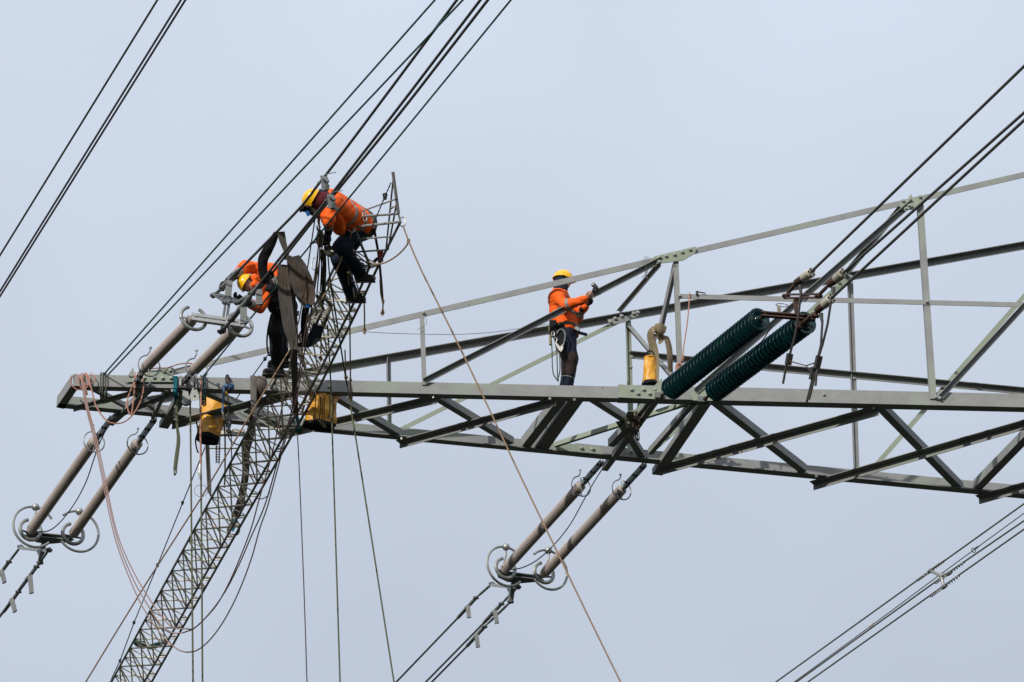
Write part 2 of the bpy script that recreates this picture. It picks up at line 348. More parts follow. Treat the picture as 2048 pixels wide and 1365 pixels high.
# posts
def post(A, B, w, flip=1, face=FN, leg=None, m='steel'):
    d = (B - A).normalized(); side = d.cross(face).normalized() * flip
    return member('post', A + side * (-w / 2), B + side * (-w / 2), side, face, w, leg or w, 0.01, m)
post(fr(844, 628, -0.02), fr(849, 770, -0.02), 0.062); post(fr(1352, 522, -0.02), fr(1362, 778, -0.02), 0.072); post(fr(1841, 408, -0.024), fr(1867, 798, -0.024), 0.088)
post(bk(777, 712, -0.012), bk(779, 868, -0.012), 0.066, -1, -BN); post(bk(1256, 636, -0.012), bk(1263, 905, -0.03), 0.082, -1, -BN, 0.05, 'green_steel'); post(bk(1700, 562, -0.012), bk(1713, 950, -0.03), 0.09, -1, -BN, 0.05)
# level struts half way up
hd = fr(2048, 606, -0.02) - fr(1356, 588, -0.02)
member('strut', fr(1356, 588, -0.036), fr(2048, 605, -0.036) + hd.normalized() * EXT, D_, FN, 0.075, 0.07, 0.01)
hb = bk(2048, 780, -0.02) - bk(1258, 707, -0.02)
member('strut', bk(1258, 707, -0.016), bk(2048, 780, -0.016) + hb.normalized() * EXT, D_, -BN, 0.085, 0.085, 0.01)
# diagonals of the two upright faces
def diag_in(A, B, n, w=0.07, name='brace', m='steel'):       # leg turned to the camera along the top edge
    d = (B - A).normalized(); s = d.cross(n).normalized(); s = s if s.z < 0 else -s
    return member(name, A, B, s, -n, w, w, 0.009, m)
def diag_flat(A, B, n, w=0.065, name='brace', m='steel'):
    d = (B - A).normalized(); s = d.cross(n).normalized(); s = s if s.z < 0 else -s
    return member(name, A - s * w / 2, B - s * w / 2, s, n, w, w, 0.009, m)
diag_in(fr(846, 761, -0.03), fr(1322, 517, -0.03), FN, 0.07)
diag_in(fr(1388, 781, -0.045), fr(1822, 402, -0.045), FN, 0.075)
diag_in(fr(1878, 792, -0.03), fr(2200, 440, -0.03), FN, 0.07)
diag_flat(bk(792, 864, 0.014), bk(1250, 637, 0.014), BN, 0.062, m='green_steel')
diag_flat(bk(1262, 648, 0.014), bk(1470, 890, 0.014), BN, 0.07) if False else None
diag_flat(bk(1295, 910, 0.014), bk(1692, 560, 0.014), BN, 0.07, m='green_steel')
diag_flat(bk(1735, 950, 0.014), bk(2200, 420, 0.014), BN, 0.07, m='green_steel')
# struts that cross from the near face to the far face
def cross(A, B, w=0.06, sx=-1, m='steel'):
    d = (B - A).normalized(); s = d.cross(UPW).normalized(); s = s if s.x * sx > 0 else -s
    return member('cross_brace', A, B, (D_ - d * D_.dot(d)).normalized(), s, w, w, 0.009, m)
cross(fr(1322, 526, 0.02), bk(1240, 622, -0.05), 0.055)
cross(fr(1345, 528, 0.02), onpl(1313, 668, FP, 0.55), 0.085, 1)
cross(onpl(1313, 668, FP, 0.55), bk(1268, 880, -0.03), 0.06)
cross(fr(1806, 412, 0.03), bk(1686, 556, -0.05), 0.065)
cross(onpl(1262, 650, BP, -0.02), fr(1385, 792, 0.03), 0.085, m='steel')
# bottom plane bracing
def hz(p): q = p.copy(); q.z = ZB; return q
def f_type(x0, y0, x1, y1, a=0.105, b=0.085, m='steel'):     # far left to near right: hanging leg on the far edge
    A, B = bz(x0, y0), bz(x1, y1); d = (B - A).normalized(); s = Vector((d.y, -d.x, 0)); s = s if s.y < 0 else -s
    A.z = B.z = ZB - 0.005; return member('brace', A, B, s, D_, a, b, 0.01, m)
def g_type(x0, y0, x1, y1, a=0.10, b=0.10, dz=0.022, m='steel'): # near left to far right: standing leg, foot turned away
    A, B = bz(x0, y0), bz(x1, y1); d = (B - A).normalized(); s = Vector((d.y, -d.x, 0)); s = s if s.y > 0 else -s
    A.z = B.z = ZB + dz; return member('brace', A, B, UPW, s, a, b, 0.01, m)
f_type(345, 848, 597, 784); f_type(560, 868, 874, 796); f_type(800, 886, 1112, 801); f_type(1320, 938, 1757, 818, 0.125, 0.1); f_type(1627, 968, 2140, 820, 0.115, 0.1); f_type(1958, 996, 2300, 900, 0.115, 0.1)
f_type(148, 817, 292, 779, 0.07, 0.05); f_type(232, 832, 352, 783, 0.06, 0.05)
g_type(400, 783, 568, 853); g_type(664, 792, 803, 874); g_type(874, 797, 1028, 890); g_type(1186, 800, 1262, 848); g_type(1435, 807, 1614, 946, 0.115, 0.115); g_type(1765, 816, 1928, 982, 0.115, 0.115)
g_type(180, 778, 262, 822, 0.06, 0.06); g_type(262, 783, 330, 838, 0.06, 0.06); g_type(1245, 845, 1293, 922, 0.09, 0.1)
def k_type(x0, y0, x1, y1, a=0.10, b=0.15, dz=0.025, name='cross_beam', m='steel'): # near end, far end: standing leg faces left, foot to the right
    A, B = bz(x0, y0), bz(x1, y1); d = (B - A).normalized(); s = Vector((d.y, -d.x, 0)); s = s if s.x > 0 else -s
    A.z = B.z = ZB + dz; return member(name, A, B, UPW, s, a, b, 0.012, m)
k_type(1117, 801, 1042, 898, 0.15, 0.13); k_type(1139, 802, 1069, 900, 0.15, 0.20); k_type(1300, 804, 1216, 896, 0.11, 0.10); k_type(2060, 865, 1944, 984, 0.13, 0.13)
k_type(1108, 897, 1380, 811, 0.07, 0.05, 0.03, 'brace', 'green_steel')
# tension beams running through along the lines
def tension(x0, y0, x1, y1, w, m='steel'):
    A, B = bz(x0, y0), bz(x1, y1); d = (B - A).normalized(); s = Vector((d.y, -d.x, 0)); s = s if s.x > 0 else -s
    A.z = B.z = ZB - 0.028; return member('tension_beam', A, B, s, UPW, w, 0.09, 0.014, m)
tension(1308, 798, 1204, 938, 0.085); tension(1400, 804, 1304, 946, 0.155); tension(1382, 806, 1296, 905, 0.07)
tension(302, 770, 215, 846, 0.085); tension(330, 778, 302, 834, 0.05); tension(362, 780, 318, 852, 0.13)
# gusset plates
def gusset(poly, n, t, bolts, m='green_steel', s=1.0):
    o = MB().plate(poly, n, t).build('gusset_plate', m, arm, False)
    for p in bolts: bolt(o, p, n, s)
    return o
fo = -0.044
gusset([fr(x, y, -0.020) for x, y in ((289, 744), (347, 736), (347, 765), (250, 765))], -FN, 0.012, [fr(x, y, -0.032) for x, y in ((328, 744), (340, 742), (308, 756), (325, 757), (342, 757), (288, 757))])
gusset([fr(x, y, -0.017) for x, y in ((1238, 770), (1322, 777), (1324, 800), (1236, 796))], -FN, 0.014, [fr(x, y, -0.031) for x, y in ((1263, 780), (1287, 780), (1276, 788), (1299, 788))])
gusset([fr(x, y, -0.02) for x, y in ((1382, 788), (1412, 775), (1432, 781), (1425, 803), (1386, 802))], -FN, 0.012, [])
gusset([fr(x, y, fo) for x, y in ((1308, 514), (1392, 494), (1390, 508), (1366, 522), (1312, 529))], -FN, 0.012, [fr(x, y, fo - 0.012) for x, y in ((1317, 516), (1332, 513), (1349, 510), (1364, 505), (1380, 500), (1318, 525))])
gusset([fr(x, y, fo - 0.02) for x, y in ((1798, 404), (1846, 392), (1849, 402), (1836, 419), (1802, 422))], -FN, 0.012, [fr(x, y, fo - 0.032) for x, y in ((1806, 403), (1840, 395))])
gusset([fr(x, y, fo - 0.064) for x, y in ((1808, 420), (1822, 406), (1826, 411), (1812, 425))], -FN, 0.006, [fr(1812, 418, fo - 0.07), fr(1818, 412, fo - 0.07)], s=0.8)
gusset([bk(x, y, -0.13) for x, y in ((1215, 640), (1258, 632), (1280, 624), (1278, 632), (1250, 645), (1218, 652))], -BN, 0.012, [bk(x, y, -0.142) for x, y in ((1221, 645), (1230, 638), (1243, 633), (1267, 628), (1275, 626))], 'steel')
gusset([bk(x, y, -0.14) for x, y in ((1664, 566), (1692, 548), (1705, 552), (1700, 566), (1672, 577))], -BN, 0.012, [bk(x, y, -0.152) for x, y in ((1678, 566), (1696, 553))])
gusset([bk(x, y, -0.135) for x, y in ((1112, 888), (1203, 894), (1203, 908), (1112, 902))], -BN, 0.012, [bk(x, y, -0.147) for x, y in ((1163, 897), (1185, 899))])
gusset([bk(x, y, -0.14) for x, y in ((1254, 884), (1272, 884), (1272, 908), (1254, 907))], -BN, 0.012, [bk(1262, 903, -0.152)])
gusset([bz(x, y, 0.002) for x, y in ((1255, 822), (1268, 822), (1268, 858), (1240, 858), (1248, 845))], D_, 0.010, [])
o = gusset([onpl(x, y, FP, 0.62) for x, y in ((1256, 825), (1270, 820), (1268, 850), (1254, 848))], -FN, 0.012, [onpl(1261, 828, FP, 0.608), onpl(1258, 833, FP, 0.608)])
# loose bolt heads along the members
loose = [(fr(1872, 795, -0.034), -FN), (fr(1880, 797, -0.036), -FN), (fr(1648, 790, -0.004), -FN), (fr(1854, 604, -0.05), -FN), (fr(1359, 592, -0.05), -FN), (fr(847, 626, -0.034), -FN), (fr(659, 774, -0.002), -FN),
         (fr(1310, 780, -0.02), -FN), (bk(777, 716, -0.03), -BN), (bk(1262, 735, -0.03), -BN), (bk(1264, 715, -0.03), -BN), (bk(1708, 758, -0.03), -BN), (bk(1715, 946, -0.05), -BN)]
for x, y in ((867, 794), (1100, 797), (1747, 816), (803, 877), (1149, 799), (1418, 805), (1633, 952), (305, 840), (345, 781)): loose.append((bz(x, y, -0.016), D_))
for p, n in loose: bolt(arm, p, n, 0.8)
# upturned end cleats at the strings
MB().plate([fr(x, y, -0.03) for x, y in ((256, 751), (267, 734), (268, 746), (264, 754))], FN, 0.014).build('cleat', 'steel', arm, False)
MB().plate([fr(x, y, -0.03) for x, y in ((1302, 778), (1324, 757), (1326, 770), (1320, 780))], FN, 0.014).build('cleat', 'green_steel', arm, False)
MB().plate([fr(x, y, 0.03) for x, y in ((1812, 404), (1822, 388), (1828, 400))], FN, 0.012).build('cleat', 'green_steel', arm, False)
MB().angle(bz(352, 792), bz(348, 792) - UPW * 0.32, FD, FN, 0.05, 0.05, 0.01).build('hanger', 'steel', arm, False)
# wisps of binding wire left on the top chord
wb = MB()
for k in range(4): wb.tube(smooth([fr(1290 + k * 3, 512 + k, -0.05), fr(1286 + 3 * k, 528, -0.09), fr(1296 - k * 2, 541, -0.06), fr(1284 + k * 4, 556 + k, -0.08)]), 0.0035, 4)
wb.build('binding_wire', 'steel_wire', arm)
wb = MB()
wb.tube(smooth([fr(848, 630, -0.05), fr(853, 642, -0.08), fr(850, 652, -0.06), fr(834, 660, -0.07)]), 0.003, 4)
wb.build('binding_wire', 'steel_wire', arm)
# ---------------------------------------------------------------- insulator strings and lines
AZN, AZF = 26.0, 28.0
PNL = wpl(fr(335, 762), AZN); PNR = wpl(fr(1382, 786), AZN)
PFL = wpl(bz(266, 836), AZF); PFM = wpl(bz(1248, 926), AZF)
LN = Vector((math.sin(math.radians(AZN)), -math.cos(math.radians(AZN)), 0))     # line direction towards the near span
LF = Vector((-math.sin(math.radians(AZF)), math.cos(math.radians(AZF)), 0))     # line direction towards the far span
LS = Vector((math.cos(math.radians(25)), math.sin(math.radians(25)), 0))        # sideways
def arc(c, n, r, a0, a1, k=20, upref=UPW, sq=1.0):  # arc in the plane with normal n, angles in degrees clockwise from the top as the camera sees it
    n = n.normalized(); up = (upref - n * upref.dot(n)).normalized(); rt = up.cross(n).normalized()
    if rt.x < 0: rt = -rt
    return [c + (up * math.cos(math.radians(a0 + (a1 - a0) * i / k)) + rt * math.sin(math.radians(a0 + (a1 - a0) * i / k)) * sq) * r for i in range(k + 1)]
def shed_body(A, B, R, pitch, n=22):
    d = B - A; L = d.length; prof = [(0, R * 0.45), (0.02, R * 0.72)]; x = 0.03
    while x < L - 0.03 - pitch:
        prof += [(x, R * 0.88), (x + pitch * 0.1, R), (x + pitch * 0.3, R * 1.0), (x + pitch * 0.95, R * 0.90)]; x += pitch
    prof += [(L - 0.02, R * 0.72), (L, R * 0.45)]
    return MB().lathe(A, d, prof, n)
def composite(label, group, att, top, bot, R, pitch, name='composite_insulator', holes=True):
    """att: point on the steel, top: cap near the steel, bot: live end"""
    t = thing(name, label, 'insulator', att, group)
    shed_body(top, bot, R, pitch).build('shed_column', 'insulator_rubber', t)
    d = (bot - top).normalized()
    MB().lathe(top - d * 0.07, d, [(0, 0.02), (0.005, 0.034), (0.075, 0.034)], 12).build('end_cap', 'galvanised', t)
    MB().lathe(bot - d * 0.005, d, [(0, 0.034), (0.07, 0.034), (0.08, 0.02)], 12).build('end_cap', 'galvanised', t)
    # adjustable link of two holed plates
    e = top - d * 0.06; ld = (att - e); u = ld.cross(UPW).normalized(); m = MB()
    for s in (-1, 1): m.bar(e - ld * 0.03 + u * (0.022 * s), att + u * (0.022 * s), ld.cross(u), 0.035, 0.006)
    lk = m.build('link_plate', 'dull_galvanised', t, False)
    nrm = ld.cross(u).normalized()
    for k in range(3):
        p = e + ld * (0.15 + 0.35 * k)
        MB().lathe(p - u * 0.045, u, [(0, 0.012), (0.004, 0.02), (0.086, 0.02), (0.09, 0.012)], 8).build('pin', 'dark_iron', lk)
    return t, d
def horn_ring(t, c, n, r, ball, tr=0.0085, m='galvanised'):  # small ring with an S-shaped horn ending in a ball
    a = arc(c, n, r, -15, -348, 26)
    b = Vector(ball)
    pts = [b, b + (a[0] - b) * 0.45 + LS * 0.012, *a[0:1]]
    mb = MB().tube(smooth(pts, 5)[:-1] + a, tr, 7); o = mb.build('arcing_ring', m, t)
    MB().sphere(b, tr * 1.9, 10, 7).build('ball', m, o)
    MB().tube([a[13], a[13] + (c - a[13]) * 0.5 + UPW * 0.04, c + UPW * r * 0.9], tr * 0.9, 6).build('stay', m, o)

# ---- near left pair
NLC = []
for lab, (ax, ay), (tx, ty), (ex, ey), rc, ball in (
    ('grey ribbed insulator on the arm tip above the coiled pink rope', (272, 768), (290, 736), (386, 638), (298, 732), (301, 696)),
    ('grey ribbed insulator above the hanging pulley blocks', (367, 766), (388, 741), (478, 651), (393, 738), (393, 702))):
    att = fr(ax, ay, -0.03); pl = wpl(att, AZN); top = onpl(tx, ty, pl); bot = onpl(ex, ey, pl)
    t, d = composite(lab, 'grey insulators on the near side', att, top, bot, 0.077, 0.026); NLC.append((t, top, bot, d))
    c = onpl(rc[0], rc[1], pl); horn_ring(t, c, LN, 0.155, onpl(ball[0], ball[1], pl), 0.011)
    c = bot + d * 0.02
    o = MB().tube(arc(c, LN + Vector((0, 0, 0.1)), 0.172, 24, 336, 28), 0.024, 10).build('grading_ring', 'ring_metal', t)
    a = arc(c, LN, 0.165, 100, 260, 2)
    MB().bar(a[0], c, UPW, 0.012, 0.006).bar(a[2], c, UPW, 0.012, 0.006).build('spoke', 'ring_metal', o, False)
    MB().bar(att + FD * -0.05 + FN * 0.04, att + FD * 0.05 + FN * 0.04, UPW, 0.05, 0.02).build('shackle', 'dull_galvanised', t, False)
# ---- far pairs
def far_pair(items, grp, plane):
    out = []
    for lab, at, tp, bt, rc, ball, big, bball, small, mir in items:
        att = bz(at[0], at[1], -0.03); pl = wpl(att, AZF); top = onpl(tp[0], tp[1], pl); bot = onpl(bt[0], bt[1], pl)
        t, d = composite(lab, grp, att, top, bot, 0.076, 0.042); out.append((t, top, bot, d))
        horn_ring(t, onpl(rc[0], rc[1], pl), LF, 0.155, onpl(ball[0], ball[1], pl), 0.010)
        c = onpl(big[0], big[1], pl); b = onpl(bball[0], bball[1], pl); r = 0.315
        a = arc(c, LF, r, 62 if not mir else -58, 62 + 246 + 40 if not mir else -58 - 0, 2)
        a = arc(c, LF, r, -292, 50, 40) if not mir else arc(c, LF, r, -50, 230, 40)
        if not mir: a = arc(c, LF, r, 55, -230, 40)
        o = MB().tube(a, 0.0195, 10).build('corona_ring', 'ring_metal', t)
        MB().sphere(arc(c, LF, r, 0, 1, 1)[0], 0.058, 14, 10).build('ball', 'ring_metal', o)
        tip = arc(c, LF, r, 0, 1, 1)[0]
        MB().tube(smooth([tip, tip - UPW * 0.14, bot - d * 0.14 - LS * 0.07, bot + d * 0.02]), 0.014, 8).build('stay', 'galvanised', o)
        c2 = onpl(small[0], small[1], pl); a = arc(c2, LF, 0.158, -18, -315, 32)
        o = MB().tube(a, 0.0285, 10).build('grading_ring', 'ring_metal', t)
        e = bot + d * 0.03
        MB().bar(arc(c2, LF, 0.15, 105, 106, 1)[0], e, UPW, 0.012, 0.006).bar(arc(c2, LF, 0.15, 255, 256, 1)[0], e, UPW, 0.012, 0.006).build('spoke', 'dark_iron', o, False)
    return out
FL = far_pair([
  ('beige ribbed insulator hanging off the arm tip, crossed by the pink rope at its cap', (224, 836), (191, 880), (60, 1064), (188, 884), (186, 851), (68, 1054), (68, 1013), (61, 1060), False),
  ('beige ribbed insulator hanging off the arm tip, nearer the lattice ladder', (310, 838), (277, 884), (144, 1072), (275, 889), (276, 858), (156, 1063), (155, 1021), (146, 1068), True)], 'beige insulators on the far side at the tip', PFL)
FM = far_pair([
  ('beige ribbed insulator below the standing worker, its rings opening to its twin', (1204, 924), (1164, 969), (1006, 1143), (1162, 973), (1160, 941), (1012, 1133), (1011, 1092), (1011, 1137), False),
  ('beige ribbed insulator beside its twin, below the glass insulators', (1290, 929), (1246, 977), (1084, 1152), (1243, 980), (1241, 950), (1097, 1140), (1095, 1101), (1088, 1146), True)], 'beige insulators on the far side mid arm', PFM)
# thin pilot cable slung between the pairs
def cable(pts, r, m, name, label, cat='cable', n=6, k=5): return solo(MB().tube(smooth(pts, k), r, n), name, m, label, cat)
dA, dB = depth(FL[0][1]), depth(FL[0][2])
cable(path([(228, 832), (219, 848), (203, 878), (190, 912), (173, 962), (150, 1006), (121, 1044), (97, 1062), (70, 1064)], depth(bz(226, 836)), dB), 0.0085, 'black_rope', 'slack_cable', 'slack black cable beside the beige insulators at the tip')
cable(path([(1206, 936), (1186, 968), (1168, 1000), (1140, 1050), (1108, 1090), (1075, 1120), (1044, 1136), (1016, 1140)], depth(bz(1206, 930)), depth(FM[0][2])), 0.0085, 'black_rope', 'slack_cable', 'slack black cable between the beige insulators mid arm')

# ---- yokes on the far side
def rod(t, A, B, r, m='dull_galvanised', name='link_rod'):
    d = B - A; L = d.length
    return MB().lathe(A, d, [(0, r * 0.6), (L * 0.06, r * 0.7), (L * 0.2, r), (L * 0.75, r), (L * 0.9, r * 0.6), (L, r * 0.6)], 8).build(name, m, t)
def knuckle(t, P, d, s=0.045):
    u, w = perp(d); m = MB().lathe(P - u * s, u, [(0, s * 0.3), (0.004, s * 0.45), (2 * s - 0.004, s * 0.45), (2 * s, s * 0.3)], 8)
    m.lathe(P - d * s * 0.8, d, [(0, s * 0.4), (s * 0.3, s * 0.62), (s * 1.3, s * 0.62), (s * 1.6, s * 0.4)], 8)
    return m.build('clevis', 'dull_galvanised', t)
def lug(t, A, B, w, n, holes, m='lug_metal'):
    o = MB().bar(A, B, n.cross(B - A), w, 0.011).build('jumper_lug', m, t, False)
    for k in range(holes):
        p = A + (B - A) * (0.35 + 0.25 * k); MB().lathe(p - n * 0.0125, n, [(0, 0.009), (0.025, 0.009)], 8).build('lug_hole', 'dark_iron', o)
    return o
def dead_end(t, A, B, r):            # compression sleeve from the clevis to where the bare wire leaves it
    d = B - A; L = d.length
    return MB().lathe(A, d, [(0, r * 0.7), (L * 0.04, r), (L * 0.42, r), (L * 0.44, r * 1.25), (L * 0.52, r * 1.25), (L * 0.54, r), (L * 0.93, r * 0.95), (L, r * 0.55)], 10).build('dead_end_sleeve', 'dull_galvanised', t)
def wire(t, A, B, r, m='conductor', ext=25.0, sag=0.0, via=()):
    if via:
        q = [A, *via, B]; q.append(B + (B - q[-2]).normalized() * ext); return MB().tube(smooth(q, 4), r, 8).build('wire', m, t)
    d = (B - A).normalized(); L = (B - A).length + ext; k = 10
    pts = [A + d * (L * i / k) - UPW * sag * (1 - (2 * i / k - 1) ** 2) for i in range(k + 1)]
    return MB().tube(pts, r, 8).build('wire', m, t)
CN = -FWD
def far_yoke(pairs, pl, label, px):
    t = thing('yoke_plate', label, 'yoke', (pairs[0][2] + pairs[1][2]) / 2)
    A, B = pairs[0][2] + pairs[0][3] * 0.06, pairs[1][2] + pairs[1][3] * 0.06
    m = MB(); s = (B - A).normalized()
    f = (A + B) / 2 + LF * 0.20
    for dz in (-0.03, 0.03): m.plate([A - s * 0.06 + UPW * dz, B + s * 0.06 + UPW * dz, B + LF * 0.10 + UPW * dz, f + LF * 0.02 + s * 0.10 + UPW * dz, f + LF * 0.02 - s * 0.10 + UPW * dz, A + LF * 0.10 + UPW * dz], UPW, 0.014)
    m.build('triangle_plate', 'dull_galvanised', t, False)
    # second yoke: cross bar with a hanging leg
    q = [onpl(x, y, pl) for x, y in px]
    MB().bar(q[0] - UPW * 0.02, q[1] - UPW * 0.02, UPW, 0.02, 0.035).build('cross_bar', 'galvanised', t, False)
    MB().bar(f + UPW * 0.06, q[2], LS, 0.035, 0.02).bar((q[0] + q[1]) / 2 + LS * 0.05, q[2] + LS * 0.03, LS, 0.02, 0.012).build('hanging_leg', 'galvanised', t, False)
    for p in q: knuckle(t, p, LF, 0.05)
    return t, q
YL, ql = far_yoke(FL, PFL, 'far side yoke joining the beige insulators at the tip', [(41, 1094), (98, 1100), (80, 1126)])
YM, qm = far_yoke(FM, PFM, 'far side yoke joining the beige insulators mid arm', [(984, 1168), (1036, 1174), (1021, 1204)])
def far_line(label, grp, pl, p0, kn, s1, lugpx, out, holes=3):
    A = p0; K = onpl(kn[0], kn[1], pl); S = onpl(s1[0], s1[1], pl); O = onpl(out[0], out[1], pl)
    t = thing('line_conductor', label, 'conductor', A, grp)
    rod(t, A, K, 0.02); knuckle(t, K, (S - K).normalized(), 0.045); dead_end(t, K, S, 0.028)
    d = (O - S).normalized(); wire(t, S - d * 0.02, O, 0.0155, 'conductor', 40)
    Lp = onpl(lugpx[0], lugpx[1], pl, -0.04); Lb = onpl(lugpx[2], lugpx[3], pl, -0.05); lug(t, Lp, Lb, 0.033, CN, holes)
g = 'far side wires of the tip bundle'
far_line('far side wire whose lug hangs highest, off the tip yoke', g, PFL, ql[0], (18, 1124), (-18, 1172), (3, 1141, 9, 1166), (-60, 1226))
far_line('far side wire in the tip bundle with the speckled lug', g, PFL, ql[1], (73, 1134), (36, 1184), (60, 1152, 63, 1187), (-40, 1284))
far_line('far side wire in the tip bundle hung from the low yoke leg', g, PFL, ql[2], (37, 1184), (6, 1226), (23, 1197, 30, 1224), (-60, 1310))
g = 'far side wires of the mid arm bundle'
far_line('far side mid arm wire standing apart from its two neighbours', g, PFM, qm[0], (952, 1196), (914, 1238), (936, 1212, 938, 1236), (792, 1365))
far_line('far side mid arm wire between the other two of its bundle', g, PFM, qm[1], (1003, 1208), (966, 1248), (990, 1222, 994, 1247), (852, 1364))
far_line('far side mid arm wire with the lowest hanging lug', g, PFM, qm[2], (969, 1254), (932, 1295), (953, 1270, 956, 1295), (864, 1364))

# ---- near left yoke and its three conductors
t = thing('yoke_plate', 'near side yoke between the two grey insulators by the crouching worker', 'yoke', (NLC[0][2] + NLC[1][2]) / 2)
A, B = NLC[0][2] + NLC[0][3] * 0.05, NLC[1][2] + NLC[1][3] * 0.05; s = (B - A).normalized(); m = MB()
for dz in (0.03, -0.03): m.bar(A - s * 0.04 + UPW * dz, B + s * 0.04 + UPW * dz, UPW, 0.022, 0.03)
m.build('cross_bar', 'bright_metal', t, False)
n1 = [onpl(x, y, PNL) for x, y in ((451, 606), (442, 664), (427, 592), (474, 606))]
m = MB(); m.bar(n1[0], n1[1], LS, 0.012, 0.02).bar(n1[0] + LS * 0.05, n1[1] + LS * 0.05, LS, 0.012, 0.02); m.build('upright_link', 'galvanised', t, False)
mid = (n1[2] + n1[3]) / 2 - UPW * 0.05
MB().plate([n1[2] - LS * 0.04 + UPW * 0.02, n1[2] + UPW * 0.05, n1[3] + UPW * 0.05, n1[3] + LS * 0.04 + UPW * 0.01, mid - UPW * 0.02], LN, 0.02).build('upper_bar', 'dull_galvanised', t, False)
for p in n1: knuckle(t, p, LN, 0.05)
g = 'conductors of the near left bundle'
def near_line(label, pl, p0, kn, s1, lugpx, out, via=(), r=0.0175, grp=g):
    K = onpl(kn[0], kn[1], pl); S = onpl(s1[0], s1[1], pl); O = onpl(out[0], out[1], pl)
    t = thing('line_conductor', label, 'conductor', p0, grp)
    rod(t, p0, K, 0.024); knuckle(t, K, (S - K).normalized(), 0.05); dead_end(t, K, S, 0.036)
    wire(t, S - (O - S).normalized() * 0.02, O, r, 'conductor', 14, 0, [onpl(x, y, pl) for x, y in via])
    if lugpx: lug(t, onpl(lugpx[0], lugpx[1], pl, -0.04), onpl(lugpx[2], lugpx[3], pl, -0.06), 0.042, CN, 3)
    return t
c1 = near_line('near left conductor grasped by the worker in the maroon hood', PNL, n1[2], (445, 576), (478, 541), (459, 562, 456, 593), (914, 0), [(540, 478), (602, 414), (636, 370), (675, 320), (780, 180)])
c2 = near_line('near left conductor with the lug hanging by the round ring', PNL, n1[1], (462, 641), (502, 592), (487, 616, 487, 648), (961, 0), [(554, 524), (640, 418), (716, 320), (809, 200)])
c3 = near_line('near left conductor running close beside its neighbour under the brown slings', wpl(PNL[0], AZN, 0.12), n1[3], (503, 588), (534, 560), (518, 580, 519, 610), (976, 0), [(582, 498), (650, 412), (725, 320), (821, 200)])
# ---- three conductors of the neighbouring bundle beyond the tip
g = 'conductors passing beyond the arm tip'
PW = wpl(atd(150, 280, 40.0), AZN)
for lab, a, b in (('lone conductor passing beyond the arm tip', (0, 511), (315, 0)), ('outer of two close conductors beyond the arm tip', (0, 583), (362, 0)), ('inner of two close conductors beyond the arm tip', (0, 593), (371, 0))):
    A, B = onpl(*a, PW), onpl(*b, PW); d = (B - A).normalized(); mb = MB().tube([A - d * 30, A, B, B + d * 14], 0.0145, 8)
    solo(mb, 'line_conductor', 'conductor', lab, 'conductor', g)
# ---- distant bundle with a spacer, below the arm
PD = wpl(atd(1860, 1142, 58.0), AZF); r = 0.0165
sp = {}
for nm, lab, pts, rr in (('a', 'outermost wire of the distant bundle with the spacer', [(1551, 1365), (1861, 1142), (2048, 1008)], r), ('b', 'thin pilot wire inside the distant bundle', [(1585, 1367), (1737, 1256), (1881, 1149), (2048, 1027)], 0.010),
                     ('c', 'middle wire of the distant bundle with the spacer', [(1592, 1365), (1886, 1153), (2048, 1042)], r), ('d', 'lowest wire of the distant bundle with the spacer', [(1615, 1365), (1886, 1173), (2048, 1059)], r)):
    p = [onpl(x, y, PD) for x, y in pts]; p = [p[0] + (p[0] - p[1]).normalized() * 60] + p + [p[-1] + (p[-1] - p[-2]).normalized() * 14]
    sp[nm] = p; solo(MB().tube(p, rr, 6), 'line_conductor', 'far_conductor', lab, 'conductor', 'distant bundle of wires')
t = thing('bundle_spacer', 'three armed metal spacer clamped on the distant wires', 'spacer', onpl(1883, 1152, PD))
c = onpl(1883, 1152, PD); ends = [onpl(x, y, PD) for x, y in ((1861, 1142), (1898, 1147), (1888, 1174))]
m = MB().sphere(c, 0.05, 10, 7)
for e in ends: m.tube([c, c + (e - c) * 0.5 + FWD * 0.03, e], [0.045, 0.03, 0.035], 8)
m.build('arm_body', 'galvanised', t)
wd = (onpl(2048, 1008, PD) - onpl(1551, 1365, PD)).normalized()
for e, off in zip(ends, (0, 0.0, 0)):
    k = MB()
    k.lathe(e - wd * 0.06, wd, [(0, 0.03), (0.01, 0.04), (0.11, 0.04), (0.12, 0.03)], 8); k.build('clamp', 'dull_galvanised', t)
    for sgn in (-1, 1):                                    # preformed helical ties
        pts = [e + wd * (sgn * (0.06 + 0.42 * i / 30)) + (UPW * math.cos(i * 1.1) + LS * math.sin(i * 1.1)) * 0.022 for i in range(31)]
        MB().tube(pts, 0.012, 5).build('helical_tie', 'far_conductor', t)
k = onpl(1947, 1101, PD); m = MB().tube(arc(k, LF, 0.045, 0, 350, 16), 0.008, 5)
m.tube([k + wd * (0.02 + i * 0.012) + (UPW * math.cos(i * 1.3) + LS * math.sin(i * 1.3)) * 0.02 for i in range(12)], 0.009, 5)
solo(m, 'wire_knot', 'dark_iron', 'curled dark wire knot on the thin pilot wire', 'wire')
k = onpl(1742, 1252, PD); m = MB()
m.tube([k + wd * (-0.06 + i * 0.014) + (UPW * math.cos(i * 1.2) + LS * math.sin(i * 1.2)) * 0.03 for i in range(12)], 0.011, 5)
solo(m, 'marker_spiral', 'white_paint', 'white spiral wrapped on the thin pilot wire', 'marker')

